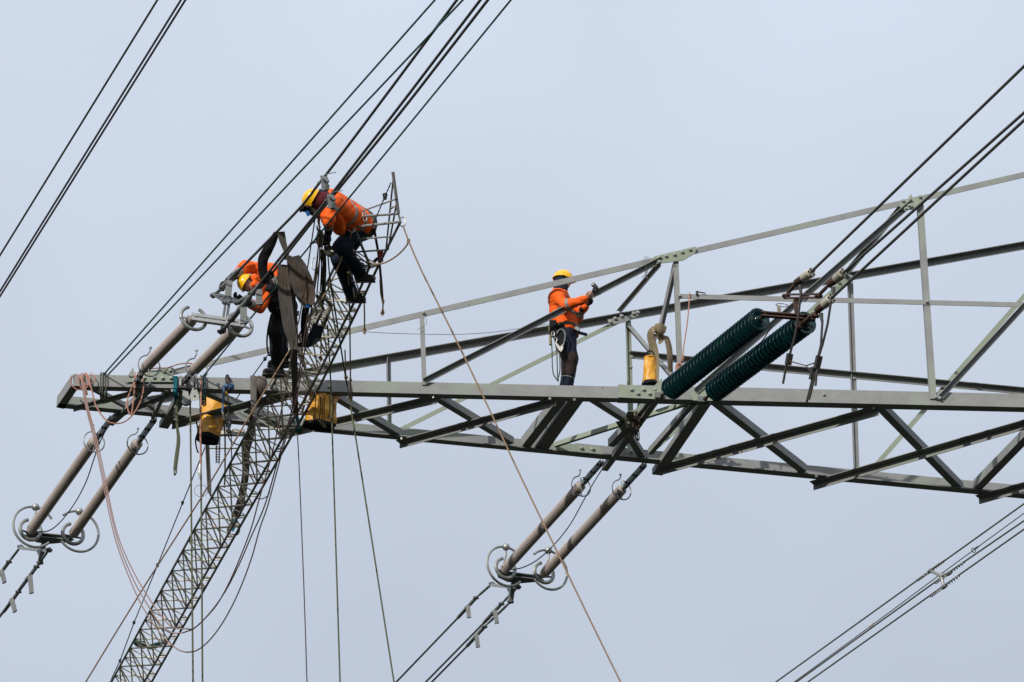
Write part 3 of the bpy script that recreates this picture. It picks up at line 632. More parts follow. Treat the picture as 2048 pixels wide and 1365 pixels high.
# ---- glass strings on the near right
disc = MB(); R = 0.157
disc.lathe(Vector(), Vector((0, 0, 1)), [(-0.034, 0.03), (-0.032, 0.048), (0.000, 0.052), (0.003, 0.062), (0.010, 0.105), (0.020, R * 0.96), (0.027, R), (0.032, R * 0.99), (0.034, R * 0.93), (0.024, 0.118), (0.036, 0.108), (0.022, 0.090), (0.034, 0.080), (0.020, 0.062), (0.030, 0.05), (0.056, 0.03)], 26)
DISC = bpy.data.meshes.new('disc'); DISC.from_pydata([v for v in disc.v], [], disc.f)
b_ = bmesh.new(); b_.from_mesh(DISC); bmesh.ops.recalc_face_normals(b_, faces=b_.faces); b_.to_mesh(DISC); b_.free()
DISC.shade_smooth(); DISC.set_sharp_from_angle(angle=0.9); DISC.materials.append(MATS['green_glass'])
GL = []
for lab, at, lo, hi in (('dark green glass disc insulator string by the canvas sling', (1318, 792), (1340, 780), (1522, 636)), ('dark green glass disc insulator string by the hanging jumper wires', (1404, 800), (1427, 784), (1615, 643))):
    att = fr(*at, -0.03); pl = wpl(att, AZN); A = onpl(*lo, pl); B = onpl(*hi, pl); d = (B - A).normalized(); L = (B - A).length; n = 27
    t = thing('glass_insulator', lab, 'insulator', att, 'green glass insulator strings')
    for k in range(n): inst('disc', DISC, t, frame(A + d * (L * (k + 0.2) / n), d) @ Matrix.Rotation(k * 0.4, 4, 'Z'))
    MB().tube([att + FN * 0.05, A, B, B + d * 0.12], 0.022, 8).build('pin_rod', 'rust', t)
    MB().bar(att - FD * 0.06, att + FD * 0.06, UPW, 0.04, 0.03).build('shackle', 'dull_galvanised', t, False)
    GL.append((t, A, B, d))
def nr(x, y, off=0.0): return onpl(x, y, PNR, off)
t = thing('yoke_plate', 'rusty yoke frame holding the ends of the glass insulators', 'yoke', nr(1590, 640))
A, B = GL[0][2] + GL[0][3] * 0.10, GL[1][2] + GL[1][3] * 0.10; s = (B - A).normalized()
m = MB()
for dz in (-0.02, 0.03): m.bar(A - s * 0.05 + UPW * dz, B + s * 0.05 + UPW * dz, UPW, 0.009, 0.03)
m.build('lower_bar', 'rust', t, False)
m = MB()
for dz in (-0.025, 0.025): m.bar(nr(1570, 593) + UPW * dz, nr(1638, 592, 0.0) + UPW * dz, UPW, 0.010, 0.022)
m.build('upper_bar', 'rust', t, False)
MB().bar(nr(1590, 598), nr(1596, 656), LS, 0.022, 0.016).bar(nr(1600, 640), nr(1600, 656), LS, 0.03, 0.02).build('upright_link', 'rust', t, False)
MB().bar(nr(1558, 628), nr(1558, 612), LS, 0.022, 0.016).build('lug', 'clamp_cream', t, False)
MB().tube(arc(nr(1564, 611), UPW + LN * 0.3, 0.08, 0, 350, 18, LN), 0.005, 5).build('wire_loop', 'dark_iron', t)
for x, y in ((1572, 593), (1637, 592), (1598, 652), (1530, 628), (1630, 632)): knuckle(t, nr(x, y), LN, 0.055).data.materials[0] = MATS['rust']
g = 'conductors of the near right bundle'
def clampline(label, p0, a, b, out):
    t = thing('line_conductor', label, 'conductor', p0, g)
    A, B, O = nr(*a), nr(*b), nr(*out); d = (B - A).normalized(); L = (B - A).length
    rod(t, p0, A, 0.024, 'rust')
    MB().lathe(A - d * 0.02, d, [(0, 0.02), (0.02, 0.045), (L * 0.5, 0.052), (L * 0.5 + 0.005, 0.05)], 10).build('clamp_base', 'rust', t)
    MB().lathe(A + d * L * 0.48, d, [(0, 0.05), (0.01, 0.06), (L * 0.40, 0.062), (L * 0.5, 0.066), (L * 0.54, 0.05)], 12).build('clamp_sleeve', 'clamp_cream', t)
    MB().tube([nr(a[0] + 8, a[1] + 6), nr(a[0] + 10, a[1] + 22)], [0.03, 0.016], 8).build('jumper_lug', 'dark_iron', t)
    for k in range(5):
        u, w = perp(d); q = B + (u * math.cos(k * 1.257) + w * math.sin(k * 1.257)) * 0.05
        MB().lathe(q - d * 0.02, d, [(0, 0.01), (0.05, 0.01)], 6).build('bolt', 'dark_iron', t)
    wire(t, B - d * 0.05, O, 0.0185, 'conductor', 16)
clampline('near right conductor standing above its two neighbours', nr(1572, 592), (1592, 566), (1622, 546), (2048, 133))
clampline('near right conductor between the other two of its bundle', nr(1637, 591), (1658, 570), (1686, 547), (2048, 226))
clampline('near right conductor clamped lowest on the rusty yoke', nr(1599, 652), (1634, 622), (1662, 598), (2048, 241))
# hanging jumper tails of the glass strings
t = thing('jumper_wires', 'cut dark jumper wires hanging down from the rusty yoke', 'jumper wires', nr(1600, 590))
def tail(pts, sq, m='dark_iron'):
    p = [nr(*q, -0.1) for q in pts]
    o = MB().tube(p, 0.016, 7).build('tail_wire', m, t)
    for (x0, y0, x1, y1) in sq: MB().bar(nr(x0, y0, -0.1), nr(x1, y1, -0.1), LS, 0.035, 0.03).build('parallel_clamp', 'dark_iron', o, False)
tail([(1602, 585), (1597, 630), (1590, 672), (1580, 708), (1572, 735), (1566, 768)], [(1580, 708, 1576, 730)])
tail([(1662, 604), (1655, 650), (1645, 690), (1636, 718), (1634, 740), (1631, 772)], [(1639, 712, 1633, 738)])
tail([(1645, 640), (1642, 690), (1636, 716), (1628, 745), (1621, 775), (1613, 806)], [(1629, 735, 1624, 760)])
tail([(1630, 745), (1625, 772), (1618, 800)], [])
MB().tube([nr(1580, 723, -0.1), nr(1612, 732, -0.1), nr(1630, 726, -0.1)], 0.008, 6).tube([nr(1612, 732, -0.1), nr(1622, 744, -0.1)], 0.008, 6).build('spacer_bar', 'rust', t)
# shield wire hook between the glass strings
cable([nr(1544, 652, -0.25), nr(1526, 680, -0.2), nr(1502, 706, -0.18), nr(1470, 726, -0.1), nr(1415, 760, 0.0), nr(1404, 762, 0.0)], 0.008, 'black_rope', 'slack_cable', 'thin black cable sagging between the glass insulators')
# ---------------------------------------------------------------- lattice work ladder
LPL = wpl(fr(548, 768, -0.14), 20.5)
def lstation(L, RO, RI, ax):
    P = onpl(*L, LPL); pl = (P, ax); return P, onpl(*RO, pl), onpl(*RI, pl)
l0, l1, l2, l3 = (onpl(*q, LPL) for q in ((110, 1572), (561, 742), (655, 564), (706, 455)))
axA, axB = (l1 - l0).normalized(), (l3 - l2).normalized(); axM = (axA + axB).normalized()
ST = [lstation((110, 1572), (168, 1602), (154, 1602), axA), lstation((561, 742), (636, 780), (620, 780), axM), lstation((655, 564), (724, 602), (710, 602), axB)]
NOSE = (l3, onpl(801, 444, (onpl(732, 400, LPL), axB)), None)
KL = onpl(690, 490, LPL); KI = onpl(740, 532, (KL, axB)); KO = onpl(757, 531, (KL, axB))
def lad_depth(y):
    pts = [(1572, depth(l0)), (742, depth(l1)), (564, depth(l2)), (455, depth(l3)), (340, depth(l3) - 0.5)]
    for (ya, da), (yb, db) in zip(pts, pts[1:]):
        if y >= yb: return da + (db - da) * (ya - y) / (ya - yb)
    return pts[-1][1]
def lp(x, y, off=0.0): return atd(x, y, lad_depth(y) + off)
ladder = thing('lattice_ladder', 'long grey triangular lattice ladder slung under the pylon arm', 'ladder', ST[0][0])
def rail(pts, r=0.0175): return MB().tube(pts, r, 10).build('rail', 'rail_aluminium', ladder)
rail([ST[0][0], ST[1][0], ST[2][0], KL, l3]); rail([ST[0][1], ST[1][1], ST[2][1], KO, NOSE[1]]); rail([ST[0][2], ST[1][2], ST[2][2], KI])
segs = [(0, 1), (1, 2)]
def along(i, f, k): return ST[i][k] + (ST[i + 1][k] - ST[i][k]) * f
stations = []
for i, nb in ((0, 21), (1, 5)):
    for j in range(nb): stations.append((i, j / nb))
    if i == 1: stations.append((1, 1.0))
nodes = [[along(i, f, k) for k in range(3)] for i, f in stations]
def brace(A, B, r=0.0115, name='brace', m='aluminium'): return MB().tube([A, B], r, 7).build(name, m, ladder)
n_ = len(nodes)
for i, a in enumerate(nodes):
    for j in (i - 1, i + 1):
        if 0 <= j < n_:
            brace(a[0], nodes[j][2]); brace(a[0], nodes[j][1])
    brace(a[0], a[1], 0.010)
    if i > 1: brace(a[0], nodes[i - 2][2], 0.0115)
    brace(a[2], a[1], 0.0125, 'rung')
    if i + 1 < n_:
        b = nodes[i + 1]; mI, mO, mL = (a[2] + b[2]) / 2, (a[1] + b[1]) / 2, (a[0] + b[0]) / 2
        brace(mI, mO, 0.0125, 'rung'); brace(mL, b[1] + (b[1] - a[1]) * 0.4, 0.010, 'rung'); brace(mL, mI - (b[2] - a[2]) * 0.6, 0.010); brace(mL, mO, 0.009)
# flared head
nl, nr_ = l3, NOSE[1]; ntop = onpl(709, 434, (l3, axB))
rail([KI, nl + (nl - KL).normalized() * 0.02]); brace(KI, KO, 0.013, 'rung'); brace(KL, KI, 0.011); brace(KL, KO, 0.009)
brace(nodes[-1][0], KI, 0.012); brace(nodes[-1][0], KO, 0.010); brace(KL, nodes[-1][2], 0.012); brace(KL, nodes[-1][1], 0.010)
for x0, y0, x1, y1 in ((698, 480, 784, 473), (687, 506, 771, 500), (672, 533, 757, 531)):
    p = onpl(x0, y0, LPL); f = (y1 - 531) / (444 - 531); brace(p, KO + (nr_ - KO) * f, 0.012, 'rung', 'ring_metal')
brace(nl, nr_, 0.017, 'rung', 'ring_metal')
pt = atd(786, 346, depth(nr_) + 0.05); pb = atd(797, 428, depth(nr_) + 0.02)
rail([pb, pt], 0.021); MB().tube([pt, pt + (pt - pb).normalized() * 0.01], 0.024, 10).build('cap', 'bright_metal', ladder)
brace(ntop, pb, 0.016, 'rung', 'ring_metal'); brace(ntop + (ntop - nl) * 0.3, atd(791, 399, depth(pb)), 0.011, 'rung', 'ring_metal'); brace(nl, ntop + (ntop - nl) * 0.4, 0.014, 'brace', 'ring_metal'); brace(nr_, pb, 0.014, 'brace', 'ring_metal')
brace(atd(786, 362, depth(pt)), lp(772, 500, 0.25), 0.012, 'brace', 'rail_aluminium'); brace(atd(794, 402, depth(pb)), lp(776, 500, 0.2), 0.012, 'brace', 'rail_aluminium')
brace(lp(772, 500, 0.25), (KO + (nr_ - KO) * 0.42), 0.011)
brace(atd(782, 418, depth(pb) + 0.05), atd(790, 412, depth(pb)), 0.012)
# sled bracket at the side of the ladder
br = thing('ladder_bracket', 'bare metal bracket frame with a white post beside the lattice ladder', 'bracket', lp(414, 862))
MB().bar(lp(412, 866), lp(490, 866), UPW, 0.048, 0.02).build('cross_plate', 'bar_metal', br, False)
MB().tube([lp(413, 860, -0.02), lp(419, 984, -0.02)], 0.032, 12).build('post', 'white_paint', br)
MB().tube([lp(416, 897), lp(478, 897)], 0.013, 8).build('tie_rod', 'bright_metal', br)
MB().tube([lp(418, 982), lp(423, 994)], 0.016, 8).build('foot', 'dark_iron', br)
MB().lathe(lp(457, 862, -0.06), FWD, [(0, 0.012), (0.002, 0.03), (0.05, 0.03)], 12).build('pivot', 'dull_galvanised', br)
# ---------------------------------------------------------------- ropes, slings and rigging
def rope(pts, r, m, label, name='rope', group=None, laid=False, cat='rope', k=4, knots=()):
    pts = smooth(pts, k) if len(pts) > 2 else pts
    mb = MB()
    mb.tube(pts, r, 7)
    for p in knots: knot(mb, p, r)
    return solo(mb, name, m, label, cat, group)
def knot(mb, p, r, s=2.2):
    p = Vector(p)
    for j in range(3):
        a = Vector((random.uniform(-1, 1), random.uniform(-1, 1), random.uniform(-1, 1))).normalized(); u, w = perp(a)
        mb.tube([p + (u * math.cos(t * 0.7) + w * math.sin(t * 0.7)) * r * s * 0.75 + UPW * (j - 1) * r * 1.3 for t in range(10)], r * 0.9, 5)
# green hauling ropes to the near side
PG1 = wpl(fr(210, 752, -0.06), AZN); PG2 = wpl(fr(407, 752, -0.06), AZN)
def haul(pl, a, b, label, r=0.0115):
    A, B = onpl(*a, pl), onpl(*b, pl); d = (B - A).normalized()
    solo(MB().tube([A, B, B + d * 12], r, 7), 'hauling_rope', 'green_rope', label, 'rope', 'green hauling ropes')
haul(PG1, (207, 750), (870, 0), 'green hauling rope tied at the arm tip, standing clear of the conductors')
haul(PG1, (216, 750), (926, 0), 'green hauling rope tied at the arm tip that crosses a conductor higher up')
haul(PG2, (404, 756), (1022, 0), 'green hauling rope tied by the pulley blocks')
def wraps(x0, x1, n, r, m, label, ya=752, yb=780):
    mb = MB()
    for i in range(n):
        x = x0 + (x1 - x0) * i / max(n - 1, 1); j = random.uniform(-2, 2)
        a, b = fr(x, ya - 2, -0.03), fr(x + j, yb + random.uniform(4, 14), -0.03); c = b + FN * 0.2; d = a + FN * 0.1 + UPW * 0.03
        mb.strand(smooth([d, a + UPW * 0.03, a - FN * 0.02, (a + b) / 2 - FN * 0.02, b - FN * 0.02, c, d], 5), r, 0.02, 12, 5)
    return solo(mb, 'rope_lashing', m, label, 'lashing')
wraps(202, 211, 3, 0.010, 'dark_green_rope', 'green rope lashing wound round the arm tip')
wraps(402, 410, 3, 0.011, 'green_rope', 'green rope lashing wound round the arm by the pulleys', 758, 788)
wraps(348, 354, 3, 0.013, 'teal_webbing', 'teal sling choked round the arm beside the gusset plate', 760, 778)
# pink tag rope: coils on the tip and loops hanging from it
mb = MB()
for i in range(3):
    x = 158 + 12 * i + random.uniform(-5, 5); w_ = random.uniform(8, 20); y0 = 748; y1 = 772 + random.uniform(-4, 10)
    mb.tube(smooth([fr(x - w_ * 0.4, y0, 0.02), fr(x - w_, (y0 + y1) / 2 - 3, -0.05 - 0.008 * i), fr(x - w_ * 0.3, y1, -0.05 - 0.008 * i), fr(x + w_ * 0.8, y1 - 6, -0.05 - 0.008 * i), fr(x + w_ * 0.9, y0 + 8, -0.05 - 0.008 * i), fr(x + w_ * 0.3, y0 - 2, 0.0)], 6), 0.0078, 6)
for xs in ((156, 166, 172), (160, 168, 175)): mb.tube(smooth([fr(xs[0], 750, -0.02), fr(xs[1], 766, -0.06), fr(xs[2], 790, -0.05)]), 0.0105, 6)
mb.tube(smooth([fr(170, 748, -0.04), fr(182, 775, -0.09), fr(192, 812, -0.09), fr(214, 842, -0.09), fr(240, 847, -0.09), fr(262, 834, -0.08), fr(280, 806, -0.07), fr(287, 778, -0.06), fr(286, 755, -0.05)], 6), 0.0105, 6)
mb.tube(smooth([fr(277, 744, -0.08), fr(266, 770, -0.08), fr(254, 806, -0.08), fr(262, 830, -0.08), fr(268, 790, -0.08), fr(270, 745, -0.08)], 6), 0.0105, 6)
mb.tube(smooth([fr(283, 742, -0.03), fr(310, 737, -0.07), fr(335, 736, -0.06), fr(356, 729, -0.06), fr(378, 727, -0.04), fr(392, 730, -0.04)], 5), 0.009, 6)
solo(mb, 'coiled_rope', 'pink_rope', 'pink rope coiled over the arm tip with loops hanging below it', 'rope')
dT, dW = depth(fr(165, 770, -0.06)), lad_depth(1000)
for lab, pts, d1 in (
  ('tag line swinging out from the tip and up past the ladder, widest of three', [(164, 770), (172, 815), (188, 880), (205, 960), (228, 1070), (256, 1150), (284, 1212), (318, 1264), (352, 1297), (372, 1305), (392, 1302), (416, 1284), (444, 1248), (474, 1192), (502, 1120), (520, 1056), (536, 1010), (560, 920), (580, 846), (598, 771), (617, 652), (644, 494), (661, 418)], lad_depth(440)),
  ('tag line swinging out from the tip and up past the ladder, middle of three', [(166, 770), (174, 815), (191, 880), (208, 960), (232, 1070), (262, 1150), (292, 1205), (322, 1250), (346, 1266), (366, 1266), (390, 1256), (420, 1226), (450, 1184), (478, 1130), (503, 1072), (530, 1010), (556, 920), (576, 850), (594, 771), (612, 652), (634, 520), (640, 420)], lad_depth(440)),
  ('tag line swinging out from the tip and up past the ladder, innermost', [(168, 770), (176, 815), (194, 880), (211, 960), (234, 1066), (266, 1142), (300, 1200), (332, 1244), (352, 1257), (372, 1258), (388, 1257), (417, 1230), (440, 1200), (467, 1147), (500, 1064), (518, 1000), (545, 905), (558, 843), (573, 771), (591, 665), (602, 619), (639, 379)], lad_depth(400))):
    n = 10
    P1 = path(pts[:n], dT, 38.6); P2 = path(pts[n - 1:], 38.6, d1 - 0.1)
    t = thing('tag_line', lab, 'rope', P1[0], 'tag lines from the tip')
    MB().tube(smooth(P1, 4), 0.0085, 6).build('pink_run', 'tag_rope', t); MB().tube(smooth(P2, 4), 0.0085, 6).build('dark_run', 'brown_rope', t)
# hanging ropes
rope([fr(380, 806, -0.06), fr(381, 860, -0.06), fr(386, 1365, -0.06), fr(388, 1560, -0.06)], 0.0125, 'olive_rope', 'olive rope dropping straight from the round pulley wheel', 'hanging_rope', 'olive ropes dropping from the arm', True, k=2)
rope([fr(398, 780, -0.08), fr(401, 830, -0.07), fr(405, 1365, -0.06), fr(407, 1560, -0.06)], 0.0125, 'olive_rope', 'olive rope dropping straight from the teardrop pulley', 'hanging_rope', 'olive ropes dropping from the arm', True, k=2)
rope([lp(655, 650, -0.3), lp(661, 758, -0.3), fr(664, 852, -0.45), fr(680, 1365, -0.45), fr(686, 1560, -0.45)], 0.011, 'olive_rope', 'olive rope dropping past the right edge of the yellow bag under the ladder', 'hanging_rope', 'olive ropes dropping from the ladder', True, k=2)
rope([lp(660, 556, -0.3), lp(688, 736, -0.35), fr(708, 854, -0.5), fr(788, 1365, -0.5), fr(818, 1560, -0.5)], 0.011, 'olive_rope', 'olive rope slanting down clear of the ladder to the lower edge', 'hanging_rope', 'olive ropes dropping from the ladder', True, k=2)
rope([lp(594, 866, -0.2), fr(597, 905, -0.3), fr(608, 1180, -0.3), fr(614, 1365, -0.3), fr(620, 1560, -0.3)], 0.0075, 'brown_rope', 'thin dark rope dropping from the teal sling', 'hanging_rope', None, True, k=2)
dh = depth(nr_)
rope(path([(806, 452), (818, 484), (846, 548), (900, 655), (965, 790), (1035, 940), (1110, 1095), (1180, 1240), (1244, 1370), (1300, 1480)], dh, dh - 2.6), 0.0105, 'tan_rope', 'tan guy rope running from the ladder head down across the arm', 'guy_rope', None, True, k=2, knots=[atd(817, 483, dh)])
rope(path([(706, 456), (700, 476), (688, 505), (655, 580), (586, 690), (484, 858)], depth(nl) - 0.05, depth(nl) + 0.1) + path([(484, 858), (400, 1000), (290, 1171), (170, 1367), (110, 1466)], depth(nl) + 0.1, depth(nl) + 3.5)[1:], 0.0105, 'tan_rope', 'tan guy rope running down along the left of the lattice ladder', 'guy_rope', None, True, k=2, knots=[atd(694, 490, depth(nl) - 0.05)])
rope(path([(694, 502), (710, 515), (735, 525), (752, 529), (772, 525), (796, 510), (812, 493), (817, 484)], lad_depth(505) - 0.15, dh), 0.0105, 'tan_rope', 'tan rope slung in a curve across the ladder head', 'slack_rope', None, True)
# carabiners at the head
for p, lab in ((lp(805, 444, -0.02), 'steel carabiner on the right corner of the ladder head'), (lp(704, 456, -0.05), 'steel carabiner on the left corner of the ladder head')):
    solo(MB().tube(arc(p, FN, 0.07, 0, 360, 20, UPW, 0.55), 0.009, 7), 'carabiner', 'bright_metal', lab, 'carabiner', 'carabiners on the ladder head')
# black knotted line left of the ladder
pk = [(595, 627), (571, 663), (530, 718), (470, 802), (444, 839), (417, 878), (365, 1007), (344, 1059), (315, 1131), (268, 1246), (240, 1322), (224, 1356), (190, 1440)]
P = path(pk, lad_depth(627) - 0.1, lad_depth(1440) - 0.3)
mb = MB().tube(P, 0.0085, 6)
for i in (0, 2, 3, 4, 6, 8, 9, 10): knot(mb, P[i], 0.0105, 2.2)
solo(mb, 'knotted_line', 'black_rope', 'black line with knots running down left of the lattice ladder', 'rope')
P = path([(782, 366), (770, 393), (752, 436), (745, 452)], dh - 0.1, dh + 0.1)
mb = MB().strand(P, 0.009, 0.02, 10, 5); knot(mb, P[1], 0.014); solo(mb, 'safety_line', 'black_rope', 'black line from the head post to the worker in the maroon hood', 'rope')
# thin cable along the back of the arm
rope([bk(700, 660), bk(760, 666), bk(887, 669.5), bk(960, 667), bk(1008, 662), bk(1100, 648), bk(1150, 640)], 0.0045, 'steel_wire', 'thin steel cable sagging along the arm behind the hammer worker', 'thin_cable', None, False, 'cable')
# short frayed tan tails hanging from the ladder
for lab, pts, off in (('short tan tail rope ending in a knot just right of the ladder', [(728, 602), (729, 630), (729, 662)], -0.1), ('frayed tan rope hanging from the boots of the worker in the maroon hood', [(760, 560), (762, 590), (766, 604), (765, 625)], -0.1), ('long tan tail rope in front of the ladder rails', [(696, 545), (699, 610), (700, 680), (701, 760), (702, 796)], -0.3), ('tan tail rope knotted beside the olive rope', [(690, 700), (691, 740), (692, 756)], -0.1), ('short tan tail rope hanging from the cream grip clamps', [(641, 655), (642, 690), (641, 718)], -0.3)):
    P = [lp(x, y, off) for x, y in pts]; mb = MB().tube(smooth(P, 4), 0.010, 6); knot(mb, P[-1], 0.011, 2.4)
    if len(pts) > 3: knot(mb, P[-2], 0.010, 2.0)
    for k in range(4): mb.tube([P[-1], P[-1] + Vector((random.uniform(-.02, .02), random.uniform(-.02, .02), -0.05))], 0.004, 4)
    solo(mb, 'tail_rope', 'tan_rope', lab, 'rope', 'tan tail ropes on the ladder')
# dark rope strip hanging behind the worker to the post
rope([lp(748, 455, 0.1), lp(752, 480, 0.1), lp(757, 510, 0.1), lp(762, 560, 0.1), lp(765, 600, 0.1)], 0.017, 'brown_rope', 'dark brown strap hanging behind the worker in the maroon hood', 'strap', None, False, 'strap')
# bunch of control ropes between the conductors and the grips
k = 0
for a, b, m in (((640, 470), (633, 596), 'brown_rope'), ((644, 480), (640, 600), 'dark_green_rope'), ((648, 505), (650, 600), 'dark_green_rope'), ((636, 500), (626, 590), 'olive_rope'), ((655, 500), (664, 590), 'olive_rope'), ((650, 470), (646, 560), 'brown_rope'), ((641, 500), (644, 598), 'black_rope')):
    mid = ((a[0] + b[0]) / 2 + random.uniform(-2, 2), (a[1] + b[1]) / 2)
    k += 1; rope([lp(*a, -0.25), lp(*mid, -0.22), lp(*b, -0.3)], 0.0095, m, m.replace('_', ' ').replace(' rope', '') + ' control rope in the bunch above the cream grip clamps', 'control_rope', 'bunch of control ropes above the grips', True)
# wide dark strap in the bunch
mb = MB().ribbon(smooth([lp(648, 500, -0.1), lp(649, 545, -0.08), lp(646, 590, -0.1), lp(640, 640, -0.1)]), RGT, 0.05, 0.008)
solo(mb, 'strap', 'black_fabric', 'flat black strap behind the bunch of control ropes', 'strap')
# ---- slings
HALF = (to_sun * 1.1 - FWD).normalized()
def sling(paths, m, label, t=0.012, name='lifting_sling', at=None):
    rt = thing(name, label, 'sling', paths[0][0][0])
    for P, w, side, nm in paths:
        if isinstance(w, list):
            n = len(P); P2 = smooth(P, 5); w2 = [w[min(i // 5, n - 1)] + (w[min(i // 5 + 1, n - 1)] - w[min(i // 5, n - 1)]) * ((i % 5) / 5) for i in range(len(P2))]
        else: P2 = smooth(P, 5); w2 = w
        if side is RGT: k_ = len(P2); side = [(P2[min(i + 1, k_ - 1)] - P2[max(i - 1, 0)]).cross(HALF).normalized() for i in range(k_)]
        web = MB().ribbon(P2, side, w2, t, 0.11 if nm == 'web' else 0.0).build(nm, m if nm != 'sleeve' else 'teal_webbing', rt)
        if nm == 'web' and m == 'brown_webbing' and isinstance(w2, list) and max(w2) > 0.12 and isinstance(side, list):
            for a_ in (-0.45, 0.02, 0.36):          # stitched seams along the web
                q_ = []
                for i_, p_ in enumerate(P2):
                    d_ = (P2[min(i_ + 1, len(P2) - 1)] - P2[max(i_ - 1, 0)]).normalized(); u_ = (side[i_] - d_ * side[i_].dot(d_)).normalized(); n_v = d_.cross(u_)
                    h_ = 0.11 * w2[i_] * (1 - a_ * a_) + 0.0275 * w2[i_] * math.sin(i_ * 0.9 + 2.5 * a_); sg = 1 if n_v.dot(FWD) < 0 else -1
                    q_.append(p_ + u_ * (a_ * w2[i_] / 2) + n_v * (h_ + sg * t * 0.62))
                MB().tube(q_, 0.0025, 4).build('seam', 'black_fabric' if a_ != 0.36 else 'canvas_webbing', web)
    return rt
cd = depth(onpl(552, 468, PNL))
def cpt(x, y, off=0.0): return atd(x, y, cd + (y - 468) * 0.0012 + off + (max(0, y - 700) / 132.0) * 2.6)
sling([([cpt(553, 466), cpt(545, 484), cpt(534, 503), cpt(526, 520), cpt(526, 545), cpt(531, 566)], [0.07, 0.10, 0.13, 0.13, 0.11, 0.09], (RGT + UPV * 0.4).normalized(), 'web'),
       ([cpt(531, 566, 0.02), cpt(538, 548, 0.05), cpt(546, 556, 0.08)], [0.1, 0.12, 0.05], RGT, 'web')], 'black_fabric', 'wide black sling looped under the near left conductor by the crouching worker')
sling([([cpt(562, 464, -0.05), cpt(565, 480, -0.05), cpt(571, 500, -0.05), cpt(575, 520, -0.05)], [0.10, 0.09, 0.06, 0.07], RGT, 'web'),
       ([cpt(566, 530, -0.1), cpt(567, 560, -0.1), cpt(571, 600, -0.1), cpt(577, 645, -0.1), cpt(585, 680, -0.1), cpt(588, 700, -0.1)], [0.13, 0.17, 0.175, 0.165, 0.13, 0.09], RGT, 'web'),
       ([cpt(578, 512, -0.06), cpt(582, 560, -0.04), cpt(585, 610, -0.04), cpt(588, 650, -0.03), cpt(591, 688, -0.03)], [0.06, 0.08, 0.10, 0.10, 0.07], (RGT + FWD * 0.4).normalized(), 'web'),
       ([cpt(588, 696, -0.1), cpt(589, 740, -0.08), cpt(590, 790, 0.1), cpt(592, 832, 0.2)], [0.085, 0.08, 0.075, 0.07], RGT.copy(), 'web'),
       ([cpt(593, 832, 0.2), cpt(597, 850, 0.2), cpt(598, 866, 0.2)], 0.06, RGT, 'sleeve'), ([cpt(585, 836, 0.22), cpt(590, 852, 0.2), cpt(596, 866, 0.2)], 0.05, RGT, 'sleeve')], 'brown_webbing', 'long brown sling hanging in front of the crouching worker to teal ends')
sling([([cpt(588, 513, -0.12), cpt(594, 535, -0.13), cpt(602, 560, -0.14), cpt(610, 585, -0.15), cpt(614, 604, -0.15), cpt(615, 616, -0.15)], [0.14, 0.24, 0.28, 0.27, 0.20, 0.08], RGT, 'web'),
       ([cpt(590, 514, -0.05), cpt(606, 550, -0.04), cpt(618, 590, -0.04), cpt(622, 606, -0.04)], [0.06, 0.08, 0.07, 0.05], (RGT + FWD).normalized(), 'web')], 'brown_webbing', 'broad folded brown sling hanging from the near left conductors')
solo(MB().bar(cpt(612, 611, -0.175), cpt(620, 613, -0.175), UPV, 0.022, 0.006), 'sling_tag', 'blue_plastic', 'small blue tag on the end of the broad folded sling', 'tag', None, False)
sling([([cpt(612, 612, -0.05), cpt(608, 640, 0.0), cpt(609, 665, 0.0), cpt(612, 690, 0.0)], 0.09, RGT, 'web'), ([cpt(637, 650, 0.1), cpt(630, 672, 0.05), cpt(617, 686, 0.0), cpt(602, 690, -0.05), cpt(594, 690, -0.08)], [0.16, 0.17, 0.12, 0.06, 0.04], UPV, 'web')], 'black_fabric', 'black sling curving behind the long brown sling')
sling([([fr(507, 755, 0.08), fr(507, 755, -0.03), fr(507, 775, -0.03), fr(507, 800, -0.05), fr(509, 822, -0.05), fr(511, 842, -0.05)], [0.1, 0.085, 0.085, 0.08, 0.07, 0.05], FD, 'web'),
       ([fr(521, 756, 0.08), fr(521, 756, -0.02), fr(521, 772, -0.025), fr(518, 790, 0.06), fr(514, 800, 0.15)], [0.13, 0.13, 0.125, 0.1, 0.08], FD, 'web')], 'brown_webbing', 'brown sling wrapped over the arm left of the ladder')
sling([([lp(506, 826, 0.0), lp(500, 870, -0.1), lp(492, 905, -0.15), lp(491, 950, -0.2), lp(482, 1000, -0.2), lp(471, 1036, -0.15)], [0.07, 0.12, 0.11, 0.10, 0.11, 0.13], RGT.copy(), 'web'), ([lp(470, 1038, 0.18), lp(466, 1050, 0.1), lp(462, 1058, 0.05)], 0.13, RGT, 'sleeve')], 'brown_webbing', 'brown sling running down inside the lattice ladder to a teal end')
sling([([lp(598, 700, 0.3), lp(610, 745, 0.3), lp(611, 790, 0.3), lp(603, 830, 0.3)], [0.13, 0.14, 0.12, 0.1], RGT, 'web')], 'brown_webbing', 'brown sling seen behind the ladder lattice above the arm')
sling([([fr(356, 800, -0.06), fr(353, 820, -0.06), fr(354, 850, -0.06), fr(357, 880, -0.06), fr(353, 915, -0.06), fr(350, 940, -0.06)], [0.04, 0.03, 0.035, 0.05, 0.055, 0.05], FD, 'web'), ([fr(350, 938, -0.065), fr(348, 946, -0.075), fr(350, 950, -0.06), fr(353, 944, -0.05), fr(353, 930, -0.05)], 0.03, FN, 'web')], 'green_webbing', 'narrow green strap dangling from the round pulley')
mb = MB(); 
for i in range(4): mb.tube(smooth([lp(265 + i * 2, 1284 + i * 2, -0.05), lp(285, 1284 + i * 4, -0.06), lp(300, 1297 - i * 2, 0.0), lp(318, 1292 - 2 * i, -0.02), lp(333, 1278 + i * 3, -0.05)]), 0.018, 6)
